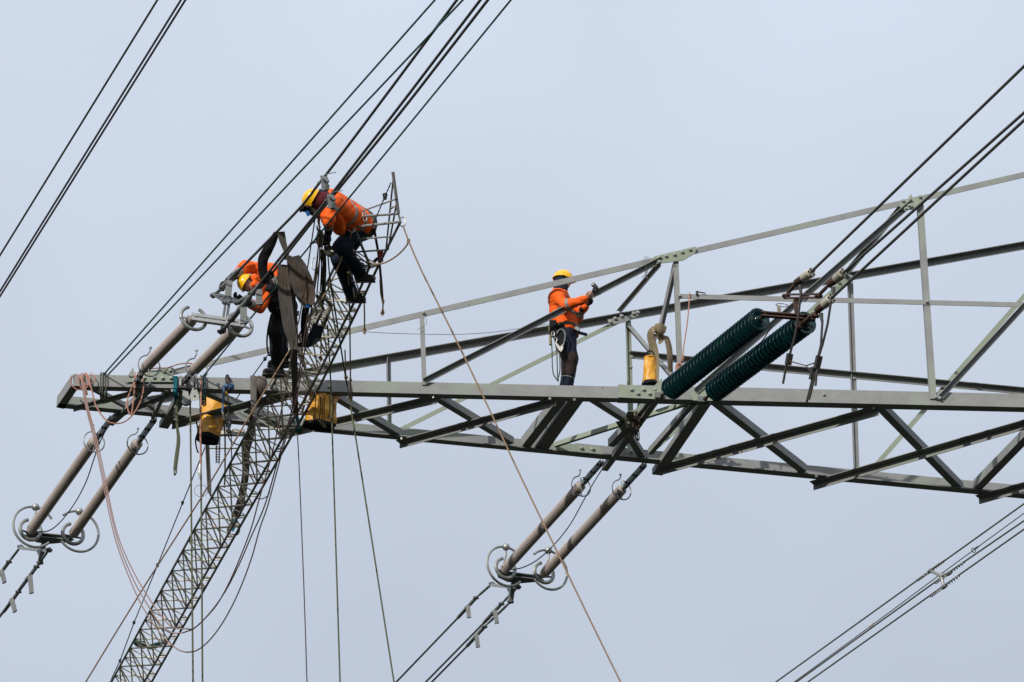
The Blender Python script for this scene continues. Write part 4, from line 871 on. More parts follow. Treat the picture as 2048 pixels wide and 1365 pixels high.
solo(mb, 'rope_lashing', 'green_rope', 'green and teal lashing tied across the lower lattice ladder', 'lashing')
mb = MB().tube(arc(lp(467, 1060, -0.03), FN, 0.09, 0, 360, 18, UPW, 0.9), 0.02, 7)
solo(mb, 'rope_lashing', 'brown_rope', 'dark rope ring round the ladder rails below the teal sling end', 'lashing')
# canvas sling on the right, hung from the crossing strut
pc = onpl(1315, 662, FP, 0.45); q = lambda x, y, o=0.0: atd(x, y, depth(pc) + o - 0.12)
sling([([q(1318, 668, 0.05), q(1308, 658, -0.02), q(1301, 672), q(1308, 700, 0.0), q(1310, 730, -0.03), q(1309, 766, -0.1)], [0.06, 0.09, 0.10, 0.115, 0.12, 0.12], RGT, 'web'),
       ([q(1322, 672, 0.05), q(1332, 676, 0.0), q(1338, 695, 0.0), q(1340, 720, 0.0), q(1341, 748, 0.05)], [0.07, 0.08, 0.09, 0.085, 0.07], (RGT + FWD * 0.5).normalized(), 'web'),
       ([q(1310, 655, -0.06), q(1320, 656, -0.08), q(1330, 662, -0.04)], [0.1, 0.13, 0.12], UPV, 'web'), ([q(1318, 668, -0.02), q(1322, 680, 0.0), q(1318, 688, 0.02)], [0.12, 0.08, 0.03], RGT, 'web')], 'canvas_webbing', 'wide beige canvas sling hanging beside the small yellow bag')
rope([fr(1379, 586, -0.06), fr(1378, 610, -0.07), fr(1374, 650, -0.07), fr(1368, 690, -0.08), fr(1365, 720, -0.08)], 0.009, 'pink_rope', 'pink rope hanging from the level strut beside the glass insulators', 'hanging_rope', None, True, knots=[fr(1364, 722, -0.08), fr(1366, 716, -0.08)])
mb = MB()
for i in range(6): mb.tube(arc(fr(1358 + i, 736 + i * 1.5, -0.12), FN + Vector((random.uniform(-.5, .5), 0, random.uniform(-.4, .4))), 0.075, 0, 355, 18, UPW, 0.6), 0.009, 6)
solo(mb, 'coiled_rope', 'pink_rope', 'small coil of pink rope by the top of the glass insulator', 'rope')
mb = MB()
for i in range(5): mb.tube(smooth([onpl(1258 + i * 8, 822, FP, 0.5), onpl(1252 + i * 6 + random.uniform(-4, 4), 845, FP, 0.55), onpl(1262 + i * 4, 862 + random.uniform(-6, 20), FP, 0.6), onpl(1284 - i * 3, 850 + i * 3, FP, 0.6), onpl(1290 - i * 5, 822, FP, 0.5)]), 0.008, 5)
solo(mb, 'coiled_rope', 'brown_rope', 'tangle of brown rope inside the arm below the gusset plate', 'rope')
# step bolt on the level strut
solo(MB().tube([fr(1394, 590, -0.06), fr(1394, 583, -0.06)], 0.018, 8).tube([fr(1394, 584, -0.06), fr(1411, 587, -0.06)], 0.009, 6), 'spanner', 'dark_iron', 'small spanner lying on the level strut', 'spanner')
# ---- bags
def bag(label, c, axis, h, r0, r1, seed, flat=0.75, strap=True):
    rng = random.Random(seed); d = axis.normalized(); u = (RGT - d * RGT.dot(d)).normalized(); w = d.cross(u)
    t = thing('tool_bag', label, 'bag', c)
    def shell(f0, f1, nm, m, k=14, grow=1.0):
        n = 26; vs = []; fs = []
        for i in range(k + 1):
            f = f0 + (f1 - f0) * i / k; r = (r0 + (r1 - r0) * f) * grow
            for j in range(n):
                a = 2 * math.pi * j / n
                wob = 1 + 0.11 * math.sin(2 * a + 4 * f + seed) + 0.06 * math.sin(5 * a - 9 * f + seed * 2) + 0.04 * math.sin(17 * f + 3 * a) + 0.03 * abs(math.sin(11 * f - 4 * a + seed))
                vs.append(c + d * (h * f) + (u * math.cos(a) + w * math.sin(a) * flat) * r * wob)
        fs = [(i * n + j, i * n + (j + 1) % n, (i + 1) * n + (j + 1) % n, (i + 1) * n + j) for i in range(k) for j in range(n)]
        fs += [tuple(range(n)), tuple(k * n + j for j in range(n))]
        return MB().add(vs, fs).build(nm, m, t)
    shell(0.0, 0.91, 'bag_body', 'yellow_bag', 18); shell(0.90, 1.0, 'base', 'black_fabric', 5, 1.03)
    rim = [c + (u * math.cos(a * 0.314) + w * math.sin(a * 0.314) * flat) * r0 * 1.02 for a in range(21)]
    MB().tube(rim, 0.010, 6).build('rim', 'yellow_bag', t)
    if strap: MB().tube(smooth([c + u * r0 * 0.9, c + u * r0 * 0.5 - d * h * 0.22, c - u * r0 * 0.4 - d * h * 0.24, c - u * r0 * 0.9]), 0.010, 6).build('carry_strap', 'black_fabric', t)
    return t
dn = -UPW
pb1 = bz(430, 842); bag('tall yellow tool bag behind the brace next to the blue hoist', atd(431, 800, depth(pb1)), dn + Vector((-0.12, 0, 0)), 0.64, 0.14, 0.165, 1)
p = onpl(645, 790, FP, 0.22); bag('crumpled yellow tool bag under the arm behind the ladder rails', atd(648, 790, depth(p)), dn + Vector((-0.10, 0, 0)), 0.50, 0.215, 0.19, 4)
p = onpl(1300, 716, FP, 0.10); bag('small yellow bag behind the beige canvas sling', atd(1300, 716, depth(p) + 0.02), dn + Vector((-0.03, 0, 0)), 0.42, 0.075, 0.105, 2)
mb = MB()
for i in range(6):
    x = 634 + i * 6 + random.uniform(-3, 3); P = [lp(x, 788 + 3 * (i % 3), -0.85), lp(x + random.uniform(-2, 2), 815, -0.98), lp(x + random.uniform(-3, 3), 834 + 6 * (i % 4), -1.1)]
    mb.tube(smooth(P), 0.008, 5); knot(mb, P[2], 0.010, 2.4)
solo(mb, 'rope_tassels', 'canvas_webbing', 'knotted tan rope ends hanging in front of the crumpled yellow bag', 'rope')
# ---- pulleys
t = thing('pulley_block', 'round grey pulley wheel hanging under the arm', 'pulley', fr(373, 786, -0.06)); c = fr(373, 804, -0.06)
ax = (FN * 1.0 + RGT * 0.25 - UPW * 0.25).normalized()
MB().lathe(c - ax * 0.025, ax, [(0, 0.02), (0.001, 0.06), (0.008, 0.066), (0.018, 0.055), (0.032, 0.055), (0.042, 0.066), (0.049, 0.06), (0.05, 0.02)], 20).build('sheave', 'ring_metal', t)
MB().lathe(c - ax * 0.04, ax, [(0, 0.012), (0.08, 0.012)], 8).build('axle', 'dark_iron', t)
MB().plate([fr(366, 782, -0.1), fr(376, 784, -0.1), fr(380, 800, -0.1), fr(372, 806, -0.1), fr(364, 796, -0.1)], -FN, 0.01).build('cheek_plate', 'galvanised', t, False)
MB().tube(smooth([fr(366, 782, -0.06), fr(360, 776, -0.06), fr(364, 768, -0.03), fr(370, 772, -0.04), fr(369, 783, -0.06)]), 0.014, 8).build('shackle', 'dull_galvanised', t)
t = thing('pulley_block', 'teardrop shaped grey pulley block hanging under the arm', 'pulley', fr(389, 772, -0.08))
for o in (-0.10, -0.055):
    P = [fr(389 + 9.5 * math.sin(a), 793 - 9 * math.cos(a), o) for a in [math.pi * (0.35 + 1.3 * i / 12) for i in range(13)]] + [fr(385, 776, o), fr(388.5, 773, o), fr(392, 776, o)]
    MB().plate(P, FN, 0.006).build('cheek_plate', 'ring_metal', t, False)
MB().lathe(fr(389, 793, -0.095), FN, [(0, 0.052), (0.012, 0.045), (0.022, 0.045), (0.036, 0.052)], 18).build('sheave', 'galvanised', t)
for y in (792, 777): MB().lathe(fr(389, y, -0.112), FN, [(0, 0.008), (0.003, 0.014), (0.07, 0.014)], 8).build('bolt', 'dark_iron', t)
MB().tube([fr(389, 775, -0.075), fr(389, 762, -0.07), fr(389, 752, -0.05)], 0.014, 7).build('shackle', 'dark_iron', t)
# steel clevis frame between insulator and pulleys
t = thing('clevis_frame', 'small steel clevis under the second grey insulator', 'clevis', fr(366, 766, -0.05))
for dx in (0, 10): MB().bar(fr(361 + dx, 752, -0.07), fr(360 + dx, 776, -0.07), FD, 0.014, 0.012).build('side_plate', 'galvanised', t, False)
MB().bar(fr(357, 775, -0.07), fr(373, 776, -0.07), UPW, 0.02, 0.03).build('base_plate', 'dark_iron', t, False)
# ---- chain hoist
t = thing('chain_hoist', 'blue lever chain hoist hanging on the arm left of the ladder', 'hoist', fr(455, 752, -0.05)); h = lambda x, y, o=-0.12: fr(x, y, o)
MB().tube(smooth([h(455, 772), h(453, 764, -0.1), h(452, 756, -0.07), h(455, 751, -0.03), h(458, 757, -0.06)]), [0.02] * 4 + [0.016] * 17, 8).build('top_hook', 'dark_iron', t)
MB().lathe(h(448, 774, -0.12), FD, [(0, 0.02), (0.005, 0.045), (0.045, 0.05), (0.05, 0.035), (0.075, 0.035), (0.08, 0.05), (0.125, 0.05), (0.135, 0.03), (0.14, 0.012)], 14).build('gear_case', 'blue_paint', t)
MB().bar(h(456, 766, -0.11), h(457, 784, -0.11), FD, 0.022, 0.04).build('chain_guide', 'rust', t, False)
MB().bar(h(447, 772, -0.18), h(447, 800, -0.18), FD, 0.016, 0.012).bar(h(447, 798, -0.18), h(444, 826, -0.18), FD, 0.012, 0.010).build('lever', 'blue_paint', t, False)
MB().lathe(h(450, 790, -0.14), (UPW + FD * 0.3), [(-0.03, 0.01), (0, 0.03), (0.04, 0.03), (0.05, 0.01)], 10).build('brake_knob', 'yellow_bag', t)
def chain(P0, P1, r=0.013, name='chain', m='dark_iron'):
    d = (P1 - P0); n = max(2, int(d.length / (r * 2.6))); d.normalize(); mb = MB(); u, w = perp(d)
    for i in range(n):
        c = P0 + (P1 - P0) * ((i + 0.5) / n); s = u if i % 2 else w
        mb.tube([c + d * r * 1.75 * math.cos(a * 0.785) + s * r * 0.85 * math.sin(a * 0.785) for a in range(9)], r * 0.36, 5, False)
    return mb
chain(h(456, 784), h(456, 806)).build('load_chain', 'dark_iron', t); chain(h(457, 806), h(456, 842)).build('load_chain', 'dark_iron', t)
MB().tube(smooth([h(456, 840), h(453, 848), h(458, 856), h(461, 848)]), 0.016, 7).build('bottom_hook', 'dark_iron', t)
MB().bar(h(457, 844), h(458, 866), FD, 0.02, 0.02).build('hook_block', 'dull_galvanised', t, False)
for i, (x0, x1, y1) in enumerate(((433, 433, 926), (440, 438, 928))):
    mb = chain(lp(x0, 848, -0.1), lp(x1, y1, -0.1), 0.014); solo(mb, 'chain', 'rust' if i == 0 else 'dark_iron', ('rusty chain fall hanging behind the metal bracket', 'dark chain fall hanging behind the metal bracket')[i], 'chain', 'chain falls by the bracket')
rope([h(446, 826, -0.2), fr(447, 845, -0.3), lp(450, 870, -0.1), lp(450, 940, -0.1), lp(449, 975, -0.1)], 0.012, 'tan_rope', 'tan rope hanging by the chain falls at the bracket', 'hanging_rope', None, True)
mb = MB()
for i in range(8): mb.tube(smooth([lp(440 + 2.5 * i, 842 + random.uniform(-6, 6), -0.2), lp(442 + 2 * i, 852 + random.uniform(-4, 6), -0.2), lp(438 + 3 * i, 862 + random.uniform(-4, 4), -0.2)]), 0.006, 5)
solo(mb, 'rope_knot', 'canvas_webbing', 'pale tangled knot of cord above the bracket', 'rope')
# black cords and hose at the bracket
rope([lp(456, 870, -0.1), lp(460, 880, -0.1), lp(470, 888, -0.1), lp(486, 892, -0.05)], 0.009, 'black_rope', 'black hose from the bracket into the ladder', 'hose', None, False, 'hose')
rope([lp(462, 862, -0.1), lp(463, 905, -0.1), lp(463, 935, -0.1)], 0.008, 'black_rope', 'thin black cord with a dark sleeve under the bracket', 'cord', None, False, 'cord')
rope([fr(392, 842, 0.1), fr(396, 862, 0.1), fr(391, 880, 0.1), fr(394, 900, 0.1), fr(397, 906, 0.1)], 0.011, 'black_fabric', 'black buckle strap beside the tall yellow bag', 'strap', None, False, 'strap')
rope([lp(540, 975, -0.05), lp(537, 990, -0.05), lp(525, 998, -0.05), lp(514, 997, -0.05)], 0.008, 'black_rope', 'short black loop of hose beside the ladder rails', 'hose', None, False, 'hose')
rope([fr(402, 755, -0.09), fr(402, 800, -0.09), fr(401, 860, -0.09), fr(401, 930, -0.09)], 0.0125, 'pink_rope', 'pink rope hanging straight down in front of the pulleys', 'hanging_rope', None, True)
t = thing('rope_thimble', 'steel swivel and wire ring on the end of the hanging pink rope', 'swivel', fr(401, 928, -0.09))
MB().lathe(fr(401, 928, -0.09), dn, [(0, 0.012), (0.01, 0.022), (0.10, 0.022), (0.13, 0.03), (0.16, 0.02), (0.22, 0.008)], 8).build('swivel', 'bright_metal', t)
MB().tube(arc(fr(402, 982, -0.09), FN, 0.088, 0, 360, 26), 0.0035, 5).build('wire_ring', 'steel_wire', t)
# dark wire loops inside the tip
rope([fr(160, 800, 0.1), fr(166, 806, 0.1), fr(176, 808, 0.1), fr(186, 803, 0.1), fr(186, 790, 0.1)], 0.008, 'black_rope', 'black cable loop inside the arm tip', 'cable_loop', None, False, 'cable')
# ---- grip clamps on the conductors and toggles
FW_ = -HALF
def toggle(label, a, b, c, off):
    t = thing('grip_clamp', label, 'clamp', lp(*a, off), 'cream grip clamps hanging by the ladder')
    A, B, C = lp(*a, off), lp(*b, off), lp(*c, off)
    for s in (-0.024, 0.024):
        MB().bar(A + FW_ * s, B + FW_ * s, (B - A).cross(FW_), 0.020, 0.007).build('upper_arm', 'clamp_cream', t, False)
        d = (C - B); sd = d.cross(FW_).normalized()
        MB().plate([B + sd * 0.03 + FW_ * s * 1.3, B - sd * 0.03 + FW_ * s * 1.3, C - sd * 0.045 - d * 0.15 + FW_ * s * 1.3, C - sd * 0.02 + FW_ * s * 1.3, C + sd * 0.03 + FW_ * s * 1.3, C + sd * 0.05 - d * 0.3 + FW_ * s * 1.3], FW_, 0.010).build('jaw_plate', 'clamp_cream', t, False)
    for p in (A, B, B + (C - B) * 0.6, B + (C - B) * 0.8): MB().lathe(p - FW_ * 0.05, FW_, [(0, 0.010), (0.004, 0.02), (0.09, 0.02)], 8).build('pin', 'dull_galvanised', t)
toggle('cream grip clamp hanging by the brown slings', (622, 588), (631, 618), (626, 655), -0.32)
toggle('cream grip clamp hanging between two others', (634, 592), (645, 615), (626, 652), -0.40)
toggle('cream grip clamp hanging next to the ladder lattice', (642, 588), (661, 611), (643, 655), -0.36)
def comealong(label, pl, c, b):
    t = thing('wire_grip', label, 'clamp', onpl(*c, pl), 'wire grips biting on the near left conductors')
    C = onpl(*c, pl); q = lambda x, y, o=-0.03: onpl(c[0] + 0.62 * x, c[1] + 0.72 * y, pl, o)
    MB().plate([q(-4, -14), q(6, -15), q(10, -4), q(9, 6), q(14, 10), q(12, 24), q(6, 28), q(0, 24), q(-1, 8)], LS, 0.05).build('jaw', 'lug_metal', t, False)
    MB().tube(smooth([q(8, -6), q(16, -4), q(22, 4)]), [0.03] * 5 + [0.02] * 5 + [0.005], 8).build('beak', 'lug_metal', t)
    MB().tube([q(-8, 4), q(-14, 14)], [0.018, 0.004], 6).build('pawl', 'dull_galvanised', t)
    MB().tube(smooth([q(10, -16), q(24, -20), q(38, -22), q(46, -23)]), 0.006, 5).build('tail_wire', 'steel_wire', t)
comealong('wire grip with a beak on the conductor above the worker in the maroon hood', PNL, (643, 362), 0)
comealong('wire grip with a beak on the conductor across the back of the hooded worker', PNL, (656, 398), 0)
t = thing('hand_winch', 'grey hand winch with hooks hanging in front of the worker in the maroon hood', 'winch', lp(640, 462, -0.25)); w = lambda x, y, o=-0.25: lp(x, y, o)
MB().tube(smooth([w(636, 436), w(637, 448), w(640, 456), w(635, 460), w(634, 452)]), 0.012, 7).build('top_hook', 'bright_metal', t)
MB().plate([w(636, 458), w(643, 460), w(646, 478), w(642, 490), w(634, 490), (w(630, 478)), w(634, 468)], FW_, 0.07).build('housing', 'clamp_cream', t, False)
MB().bar(w(655, 466, -0.2), w(659, 505, -0.2), RGT, 0.02, 0.018).build('lever', 'clamp_cream', t, False)
MB().lathe(w(658, 500, -0.26), FW_, [(0, 0.02), (0.004, 0.065), (0.08, 0.065), (0.084, 0.02)], 14).build('drum', 'clamp_cream', t)
MB().plate([w(648, 492), w(664, 492), w(668, 504), w(660, 513), w(650, 508)], FW_, 0.05).build('frame_plate', 'dull_galvanised', t, False)
MB().tube([w(620, 488), w(634, 484)], 0.014, 7).build('handle', 'brown_rope', t)
solo(MB().tube(arc(lp(629, 528, -0.3), FN, 0.09, 0, 360, 20, UPW, 0.35), 0.008, 7), 'carabiner', 'bright_metal', 'long steel carabiner hanging below the hand winch', 'carabiner')
t = thing('gear_pouch', 'dark red and black tool pouch on the ladder below the worker in the maroon hood', 'pouch', lp(760, 520, 0.05))
MB().box(lp(761, 512, 0.02), RGT * 0.035, UPV * 0.08, FWD * 0.03).build('pouch_body', 'red_plastic', t, False); MB().tube(smooth([lp(748, 524, 0.05), lp(755, 518, 0.03), lp(764, 520, 0.0)]), 0.022, 7).build('pouch_strap', 'black_fabric', t)
# ---------------------------------------------------------------- people: smooth implicit bodies meshed with surface nets
def cb(r, u, f): return RGT * r + UPV * u + FWD * f
def cap(A, B, ra, rb=None): return ('c', np.array(A, np.float32), np.array(B, np.float32), ra, ra if rb is None else rb)
def ell(C, ax, ay, az): return ('e', np.array(C, np.float32), np.array([ax, ay, az], np.float32))
def prim_d(p, P):
    if p[0] == 'c':
        _, A, B, ra, rb = p; d = B - A; t = np.clip(((P - A) @ d) / max(float(d @ d), 1e-9), 0, 1)
        return np.linalg.norm(P - A - t[:, None] * d, axis=1) - (ra + (rb - ra) * t)
    _, C, ax = p; L = np.linalg.norm(ax, axis=1); q = (P - C) @ (ax / (L ** 2)[:, None]).T
    return (np.linalg.norm(q, axis=1) - 1) * float(L.min())
def field(prims, k, P):
    D = np.stack([prim_d(p, P) for p in prims])
    if k <= 0: return D.min(0)
    m = D.min(0); return m - k * np.log(np.exp(-(D - m) / k).sum(0))
def folds(P, amp, seed, f=1.0):
    rng = np.random.RandomState(seed); o = np.zeros(len(P), np.float32)
    for i in range(5):
        d = rng.normal(size=3); d /= np.linalg.norm(d); fr_ = f * rng.uniform(14, 40)
        w = P @ (rng.normal(size=3) * 5).astype(np.float32)
        o += (1 - np.abs(np.sin(P @ d.astype(np.float32) * fr_ + rng.uniform(0, 6) + 0.8 * np.sin(w)))) ** 2 - 0.35
    return o * amp
def bbox(prims, pad):
    lo = np.full(3, 1e9); hi = -lo
    for p in prims:
        if p[0] == 'c':
            r = max(p[3], p[4]); lo = np.minimum(lo, np.minimum(p[1], p[2]) - r); hi = np.maximum(hi, np.maximum(p[1], p[2]) + r)
        else:
            e = np.abs(p[2]).sum(0); lo = np.minimum(lo, p[1] - e); hi = np.maximum(hi, p[1] + e)
    return lo - pad, hi + pad
def nets(fn, lo, hi, res):
    n = np.maximum(np.ceil((hi - lo) / res).astype(int) + 1, 4)
    ax = [lo[i] + res * np.arange(n[i]) for i in range(3)]
    G = np.stack(np.meshgrid(*ax, indexing='ij'), -1).reshape(-1, 3).astype(np.float32)
    V = fn(G).reshape(n).astype(np.float32); S = V < 0
    c = [(a, b, d) for a in (0, 1) for b in (0, 1) for d in (0, 1)]
    sl = lambda o, A: A[o[0]:A.shape[0] - 1 + o[0], o[1]:A.shape[1] - 1 + o[1], o[2]:A.shape[2] - 1 + o[2]]
    cnt = np.zeros(n - 1, np.int16); pos = np.zeros((*(n - 1), 3), np.float32)
    for i in range(8):
        for j in range(i + 1, 8):
            if sum(abs(x - y) for x, y in zip(c[i], c[j])) != 1: continue
            a, b = sl(c[i], V), sl(c[j], V); cr = (a < 0) != (b < 0)
            t = np.where(cr, a / np.where(a - b == 0, 1, a - b), 0)
            for k in range(3): pos[..., k] += np.where(cr, c[i][k] + t * (c[j][k] - c[i][k]), 0)
            cnt += cr
    m = cnt > 0; idx = np.full(n - 1, -1, np.int64); idx[m] = np.arange(m.sum())
    base = np.stack(np.nonzero(m), -1); verts = lo + res * (base + pos[m] / cnt[m][:, None])
    faces = []
    for k in range(3):
        o = [i for i in range(3) if i != k]
        A = [slice(None)] * 3; A[k] = slice(0, -1); B = [slice(None)] * 3; B[k] = slice(1, None)
        E = S[tuple(A)] != S[tuple(B)]
        I = np.stack(np.nonzero(E), -1); I = I[(I[:, o[0]] > 0) & (I[:, o[1]] > 0) & (I[:, o[0]] < n[o[0]] - 1) & (I[:, o[1]] < n[o[1]] - 1)]
        q = []
        for da, db in ((-1, -1), (0, -1), (0, 0), (-1, 0)):
            J = I.copy(); J[:, o[0]] += da; J[:, o[1]] += db; q.append(idx[J[:, 0], J[:, 1], J[:, 2]])
        q = np.stack(q, 1); faces.append(q[(q >= 0).all(1)])
    return [Vector(v) for v in verts.tolist()], [tuple(f) for f in np.concatenate(faces).tolist()]
def blob(name, parent, m, prims, k=0.03, res=0.013, wr=0.0, seed=1, clips=(), cuts=(), grow=0.0, ff=1.0, extra=None, box=None):
    def fn(P):
        d = field(prims, k, P) - grow
        if wr: d = d + folds(P, wr, seed, ff)
        for (c, n) in clips: d = np.maximum(d, (P - np.array(c, np.float32)) @ np.array(n, np.float32))   # keeps the side away from n
        for q in cuts: d = np.maximum(d, -prim_d(q, P))
        if extra is not None: d = np.maximum(d, extra(P))
        return d
    lo, hi = bbox(prims, 0.04 + grow + wr * 2) if box is None else box
    v, f = nets(fn, lo, hi, res); v2, f2 = v, f
    if name == 'body' and extra_hands: 
        for hp in extra_hands:
            a, b = nets(lambda P: field(hp, 0.006, P), *bbox(hp, 0.02), 0.006); o = len(v2); v2 = v2 + a; f2 = f2 + [tuple(i + o for i in q) for q in b]
    return mk(name, v2, f2, m, parent, True, 3.2)
extra_hands = []
def band(name, parent, m, prims, k, c, ax, hw, rad, grow=0.007, res=0.008, wr=0.0, seed=1, ff=0.75):
    c = np.array(c, np.float32); ax = np.array(ax.normalized(), np.float32)
    def fn(P):
        d = field(prims, k, P) - grow
        if wr: d = d + folds(P, wr, seed, ff)
        return np.maximum(np.maximum(d, np.abs((P - c) @ ax) - hw), np.linalg.norm(P - c, axis=1) - rad)
    v, f = nets(fn, c - rad - 0.02, c + rad + 0.02, res)
    return mk(name, v, f, m, parent, True, 0.9)
def hand_prims(W, d, n, curl, s, g=0.0):     # wrist, finger direction, palm normal (fingers curl towards it), thumb side
    d = d.normalized(); n = (n - d * n.dot(d)).normalized(); s = d.cross(n) * (1 if d.cross(n).dot(s) > 0 else -1); pr = []
    for i in range(4): pr.append(cap(W, W + d * 0.085 + s * (0.03 - 0.02 * i), 0.018 + g, 0.013 + g))
    for i, L in enumerate((0.040, 0.046, 0.043, 0.034)):
        a = W + d * 0.088 + s * (0.03 - 0.02 * i); q = a
        for j, (l, r) in enumerate(((L, 0.0095), (L * 0.7, 0.0085), (L * 0.55, 0.0075))):
            t = curl * (0.6 + 0.8 * j); b = q + (d * math.cos(t) + n * math.sin(t)) * l; pr.append(cap(q, b, r + g, r * 0.92 + g)); q = b
    a = W + d * 0.03 + s * 0.03; b = a + (d * 0.6 + s * 0.6 + n * 0.3) * 0.045; pr += [cap(a, b, 0.014 + g, 0.011 + g), cap(b, b + (d * 0.75 + n * 0.6 - s * 0.1) * 0.038, 0.0105 + g, 0.009 + g)]
    return pr
def head_prims(H, f, u):
    r = f.cross(u)
    return [ell(H, r * 0.077, f * 0.096, u * 0.112), cap(H + f * 0.02 - u * 0.055, H + f * 0.072 - u * 0.088, 0.052, 0.030), cap(H + f * 0.094 + u * 0.005, H + f * 0.116 - u * 0.028, 0.008, 0.014),
            cap(H + f * 0.085 + u * 0.028 + r * 0.03, H + f * 0.085 + u * 0.028 - r * 0.03, 0.014), cap(H + f * 0.088 - u * 0.056 - r * 0.014, H + f * 0.088 - u * 0.056 + r * 0.014, 0.010),
            ell(H + r * 0.078 - u * 0.01, r * 0.012, f * 0.02, u * 0.032), ell(H - r * 0.078 - u * 0.01, r * 0.012, f * 0.02, u * 0.032)]
def face(t, H, f, u):
    r = f.cross(u)
    for s in (-1, 1):
        e = MB().sphere(H + f * 0.086 + r * 0.031 * s + u * 0.008, 0.012, 10, 7).build('eye', 'eye_white', t)
        MB().sphere(H + f * 0.0945 + r * 0.031 * s + u * 0.008, 0.006, 8, 6).build('pupil', 'eye_dark', e)
    MB().tube([H + f * 0.096 - u * 0.055 - r * 0.02, H + f * 0.101 - u * 0.055, H + f * 0.096 - u * 0.055 + r * 0.02], 0.005, 6).build('mouth', 'lip', t)
def helmet(t, H, f, u):
    r = f.cross(u); c = H + u * 0.032 + f * 0.004; n, m = 28, 9; vs = []; fs = []
    for j in range(m + 1):
        a = math.pi / 2 * j / m
        for i in range(n):
            b = 2 * math.pi * i / n; rid = 1 + 0.02 * max(0, math.cos(3 * b)) * math.sin(2 * a)
            w = math.sin(a) if j else 0.02
            vs.append(c + (r * math.cos(b) * 0.118 + f * math.sin(b) * 0.142) * w * rid + u * (0.125 * math.cos(a) - 0.012 * (j == m)))
    fs = [(j * n + i, j * n + (i + 1) % n, (j + 1) * n + (i + 1) % n, (j + 1) * n + i) for j in range(m) for i in range(n)] + [tuple(range(n))]
    inner = [c + (p - c) * 0.95 for p in vs]; k = len(vs)
    fs += [tuple(k + i for i in q[::-1]) for q in fs[:]] + [(m * n + i, m * n + (i + 1) % n, k + m * n + (i + 1) % n, k + m * n + i) for i in range(n)]
    o = MB().add(vs + inner, fs).build('helmet', 'helmet_yellow', t, True, 1.2)
    rim = [c + (r * math.cos(b) * 0.122 + f * math.sin(b) * 0.146) - u * 0.012 for b in [2 * math.pi * i / 28 for i in range(29)]]
    MB().tube(rim, 0.006, 6).build('rim', 'helmet_yellow', o)
    pts = [math.radians(20 + 140 * i / 12) for i in range(13)]
    A = [c + (r * math.cos(b) * 0.118 + f * math.sin(b) * 0.142) - u * 0.010 for b in pts]; B = [c + (r * math.cos(b) * 0.125 + f * (math.sin(b) * 0.142 + 0.055 * math.sin(math.pi * i / 12) ** 0.7)) - u * 0.022 for i, b in enumerate(pts)]
    v = A + B + [p - u * 0.006 for p in A] + [p - u * 0.006 for p in B]; q = []
    for i in range(12): q += [(i, i + 1, 14 + i, 13 + i), (26 + i, 39 + i, 40 + i, 27 + i), (13 + i, 14 + i, 40 + i, 39 + i), (i, 26 + i, 27 + i, i + 1)]
    MB().add(v, q).build('visor', 'helmet_yellow', o)
    for s in (-1, 1): MB().ribbon(smooth([c + r * 0.112 * s - u * 0.01, H + r * 0.085 * s - u * 0.06 + f * 0.02, H - u * 0.105 + f * 0.05]), f, 0.016, 0.003).build('chin_strap', 'black_fabric', o)
    for i in range(4): MB().sphere(c - f * (0.10 - 0.03 * i) + u * (0.078 + 0.011 * i) + r * 0.05, 0.005, 6, 5).build('vent', 'black_fabric', o)
    return o
def hood(t, H, f, u, m, neck, open_=0.085, big=1.0):
    r = f.cross(u)
    pr = [ell(H - f * 0.008, r * 0.094 * big, f * 0.108 * big, u * 0.118 * big), cap(H - u * 0.07, neck, 0.085 * big, 0.105 * big)]
    return blob('hood', t, m, pr, 0.02, 0.010, 0.002, 3, cuts=[cap(H + f * 0.07 + u * 0.01, H + f * 0.2, open_, open_)])
def boot(t, an, toe, u, size=1.0):
    f = (toe - an); f = (f - u * f.dot(u)).normalized(); r = f.cross(u)
    base = an - u * 0.075
    pr = [cap(an + u * 0.10, an - u * 0.02, 0.056, 0.054), cap(base - f * 0.045 + u * 0.03, base + f * 0.15 + u * 0.012, 0.046, 0.044), cap(base + f * 0.06 + u * 0.03, base + f * 0.15 + u * 0.015, 0.045, 0.042)]
    o = blob('boot', t, 'boot_leather', pr, 0.015, 0.010, 0.0015, 5, clips=[(base - u * 0.012, -u)])
    out = [base - u * 0.012 + f * (0.055 + 0.155 * math.cos(a)) + r * (0.050 * math.sin(a) * (1.0 if math.cos(a) > 0 else 0.85)) for a in [2 * math.pi * i / 20 for i in range(20)]]
    MB().plate(out, -u, 0.026).build('sole', 'boot_sole', o, False)
    return o
def glove(t, prims, m='black_fabric'): return blob('glove', t, m, prims, 0.006, 0.007)
def ropeobj(parent, name, m, pts, r, n=6): return MB().tube(smooth(pts, 5), r, n).build(name, m, parent)

def torso_prims(shL, shR, hipL, hipR, fwd, g=0.0, bel=0.04, w=0.095, rt=0.115, rb=0.125):
    C = (shL + shR) / 2; Pv = (hipL + hipR) / 2; s = (shL - shR).normalized()
    pr = [cap(shL - s * 0.03, shR + s * 0.03, 0.082 + g)]
    for q in (-1, 1): pr.append(cap(C + s * w * q + (Pv - C) * 0.12, Pv + s * w * 0.85 * q, rt + g, rb + g))
    pr.append(cap(C + (Pv - C) * 0.35 + fwd * bel, Pv + fwd * bel * 0.9 + (Pv - C) * 0.02, rt * 0.95 + g, rb * 0.95 + g)); return pr
def limb(a, b, c, r): return [cap(a, b, r[0], r[1]), cap(b, c, r[1] * 0.98, r[2])]

